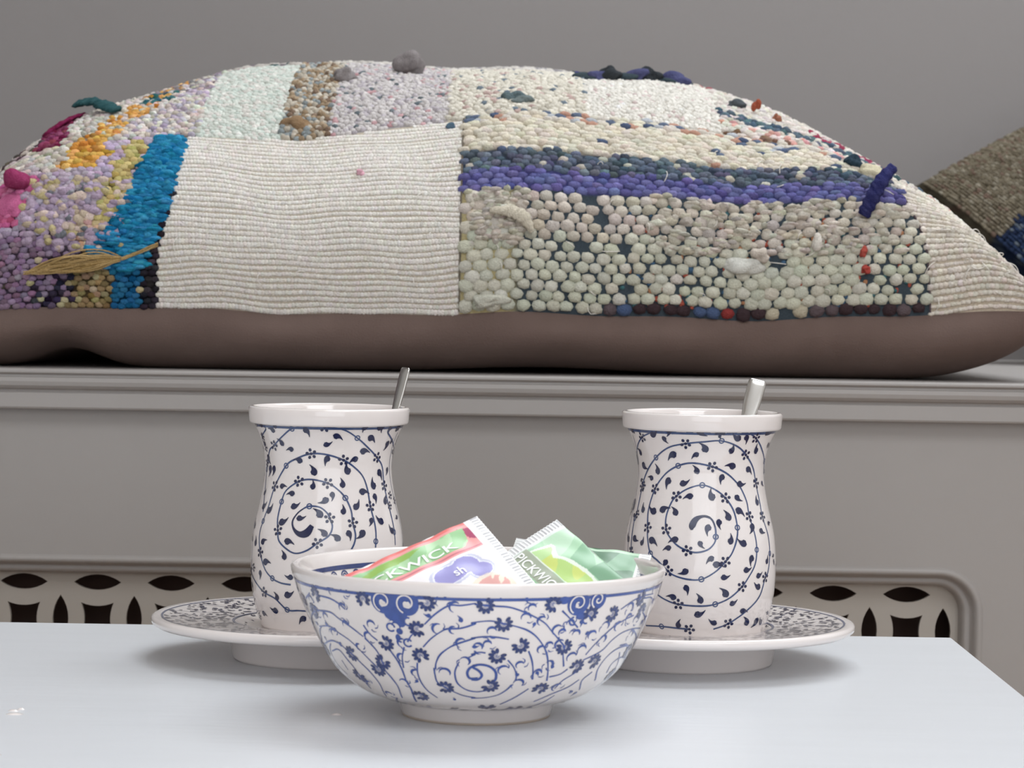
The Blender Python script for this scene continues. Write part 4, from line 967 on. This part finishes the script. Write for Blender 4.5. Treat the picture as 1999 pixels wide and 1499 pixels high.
tuft(-.808, .082, (.0075, .006, .0075), (156, 62, 104), .8, 9, label='crimson rag knot'); tuft(-.815, .066, (.008, .009, .003), (204, 110, 154), .5, 10)
ragstrip([(-.79, .150, .002), (-.770, .162, .003), (-.752, .174, .003), (-.738, .186, .002)], [.0035, .006, .0065, .003], (124, 36, 76), label='maroon rag strip')
ragstrip([(-.665, .156, .004), (-.69, .166, .006), (-.705, .176, .007), (-.722, .184, .009), (-.736, .188, .010)], [.0050, .0065, .0034, .0075, .0085], (52, 88, 92), label='teal rag strip', thick=.0020)
v = []; f = []
for k in range(60):
    o1, o2, o3 = rng.normal(0, 1, 3); t = np.linspace(0, 1, 12)
    a0 = -.785 + abs(rng.normal(0, .02)); ua = a0 + (-.612 - a0) * t; sb = np.interp(t, [0, .5, 1], [.0215, .0275, .0305]) + .0030 * np.sin(t * np.pi) * o1 + .0008 * np.sin(t * 9 + o3)
    c, tu, ts, nr = cframe(ua, sb); thread(c + nr * (.0035 + .0042 * np.sin(t * np.pi) * (.5 + .3 * o2))[:, None], .00042)
for k in range(5):
    t = np.linspace(0, 1, 8); c, tu, ts, nr = cframe(-.615 + .062 * t, .0303 + .0085 * t + .0008 * np.sin(t * 5 + k)); thread(c + nr * (.0045 - .001 * t + .0004 * k)[:, None], .00045)
nvt = sum(len(q) for q in v)
obj('raffia_bundle', np.concatenate(v), f, M['yarn'], cush, colors=lin(np.clip(np.array((186, 158, 108.)) + np.repeat(rng.normal(0, 16, (nvt // 8 + 1, 1)), 8, 0)[:nvt], 0, 255)), kind='stuff', label='bundle of straw coloured fibres')
tuft(.667, .0395, (.0024, .0034, .0028), (176, 84, 74), 1.0, 11, label='red rag end'); tuft(.670, .029, (.0026, .0026, .0026), (176, 78, 70), 1.0, 12)
tuft(.022, .008, (.0095, .0042, .0030), (212, 212, 198), .9, 13, label='white rag end'); ragstrip([(.02, .062, .004), (.055, .060, .006), (.078, .056, .007), (.094, .048, .005)], [.002, .004, .0045, .0015], (208, 200, 182))
tuft(.46, .0345, (.012, .0055, .0036), (214, 214, 206), .8, 14); tuft(.49, .040, (.006, .005, .004), (206, 196, 184), .8, 15); tuft(.588, .047, (.0034, .0060, .0036), (220, 214, 204), .9, 16)
tuft(-.055, .134, (.0028, .0022, .0022), (90, 112, 130), .5, 17); tuft(-.21, .094, (.0022, .0022, .0018), (226, 176, 190), .6, 18)
# sewing line between the two big front patches
seg = [cpt(np.array([-.031]), np.array([s]))[0] + cframe(np.array([-.031]), np.array([s]))[3][0] * .0006 for s in np.linspace(.002, .142, 40)]
v = []; f = []; thread(seg, .0007); obj('seam_thread', np.concatenate(v), f, M['yarn'], cush, colors=np.broadcast_to(lin((120, 112, 100)), (len(v[0]), 3)))
seg = [cpt(useam(np.array([s])), np.array([s]))[0] + cframe(useam(np.array([s])), np.array([s]))[3][0] * .0006 for s in np.linspace(.002, .125, 40)]
v = []; f = []; thread(seg, .0007); obj('seam_thread', np.concatenate(v), f, M['yarn'], cush, colors=np.broadcast_to(lin((96, 84, 90)), (len(v[0]), 3)))

# ------------------------------------------------------------------ second cushion
HP = .140; TH = .048
L0 = Vector((0.3298, 2.12, 0.7175)); tilt = math.radians(50)
dx = Vector((1, 0, 0)); db = Vector((0, math.cos(tilt), math.sin(tilt)))
e_lf = dx * math.cos(math.radians(55)) - db * math.sin(math.radians(55)); e_lb = dx * math.cos(math.radians(35)) + db * math.sin(math.radians(35))   # left->front and left->back edges
cen = L0 + (e_lf + e_lb) * HP
nn = e_lf.cross(e_lb).normalized()
if nn.z < 0: nn = -nn
pil = empty('knitted_cushion', (cen.x, cen.y, BZ), label='olive brown knitted cushion with navy band at the far right', cat='cushion')
off = np.array((0, 0, cen.z - BZ)); E1 = np.array(e_lf) * HP; E2 = np.array(e_lb) * HP; NN = np.array(nn)
def ppt(a, b, sgn=1.0):
    a = np.asarray(a, float); b = np.asarray(b, float)
    h = TH * (np.maximum((1 - a * a) * (1 - b * b), 0)) ** .42
    P = off + E1 * (a * (1 - .04 * (1 - b * b)))[..., None] + E2 * (b * (1 - .04 * (1 - a * a)))[..., None] + NN * (sgn * h)[..., None] * np.array((1, .55 if sgn < 0 else 1., .55 if sgn < 0 else 1.))
    P[..., 2] = np.where(P[..., 2] < .012, .002 + .010 * np.exp((P[..., 2] - .012) / .05), P[..., 2])   # squashed where it rests on the bench
    return P
def pframe(a, b):
    a = np.clip(a, -.99, .99); b = np.clip(b, -.99, .99); e = .004
    tu = (ppt(a + e, b) - ppt(a - e, b)) / (2 * e); ts = (ppt(a, b + e) - ppt(a, b - e)) / (2 * e)
    nr = np.cross(tu, ts); nr /= np.linalg.norm(nr, axis=-1, keepdims=True) + 1e-9
    nr = np.where((nr @ NN)[..., None] < 0, -nr, nr)
    return ppt(a, b), tu, ts, nr
aa = np.sin(np.linspace(-1, 1, 61) * np.pi / 2); Ag, Bg = np.meshgrid(aa, aa, indexing='ij'); idx = np.arange(Ag.size).reshape(Ag.shape)
fq = np.stack([idx[:-1, :-1], idx[1:, :-1], idx[1:, 1:], idx[:-1, 1:]], -1).reshape(-1, 4)
def pcol(a, b, n):
    c = pick(n, [(4, (128, 118, 98)), (3, (112, 102, 84)), (1, (120, 98, 84)), (1, (144, 136, 118))]) + rng.normal(0, 8, (n, 1))
    nv = a > -.36
    c = np.where(nv[:, None], pick(n, [(5, (34, 50, 84)), (1, (96, 108, 122)), (2, (28, 40, 70))]), c)
    c = np.where((a > .0)[:, None], pick(n, [(4, (128, 118, 98)), (3, (112, 102, 84))]), c)
    return c
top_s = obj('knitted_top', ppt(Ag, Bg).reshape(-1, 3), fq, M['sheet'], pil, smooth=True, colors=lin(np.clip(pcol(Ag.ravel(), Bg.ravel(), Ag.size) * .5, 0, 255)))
obj('underside_fabric', ppt(Ag, Bg, -1.0).reshape(-1, 3), fq[:, ::-1].copy(), M['brown'], pil, smooth=True)
na, nb = 62, 120
a, b = np.meshgrid((np.arange(na) + .5) / na * 1.94 - .97, (np.arange(nb) + .5) / nb * 1.94 - .97, indexing='ij')
a = a.ravel() + rng.uniform(-.006, .006, a.size); b = b.ravel() + rng.uniform(-.002, .002, b.size); n = len(a)
stitches('knit_ribs', top_s, a, b, 1.25 / na, .0095 * 1.0, rng.uniform(.0016, .0030, n), pcol(a, b, n), None, frame=pframe)
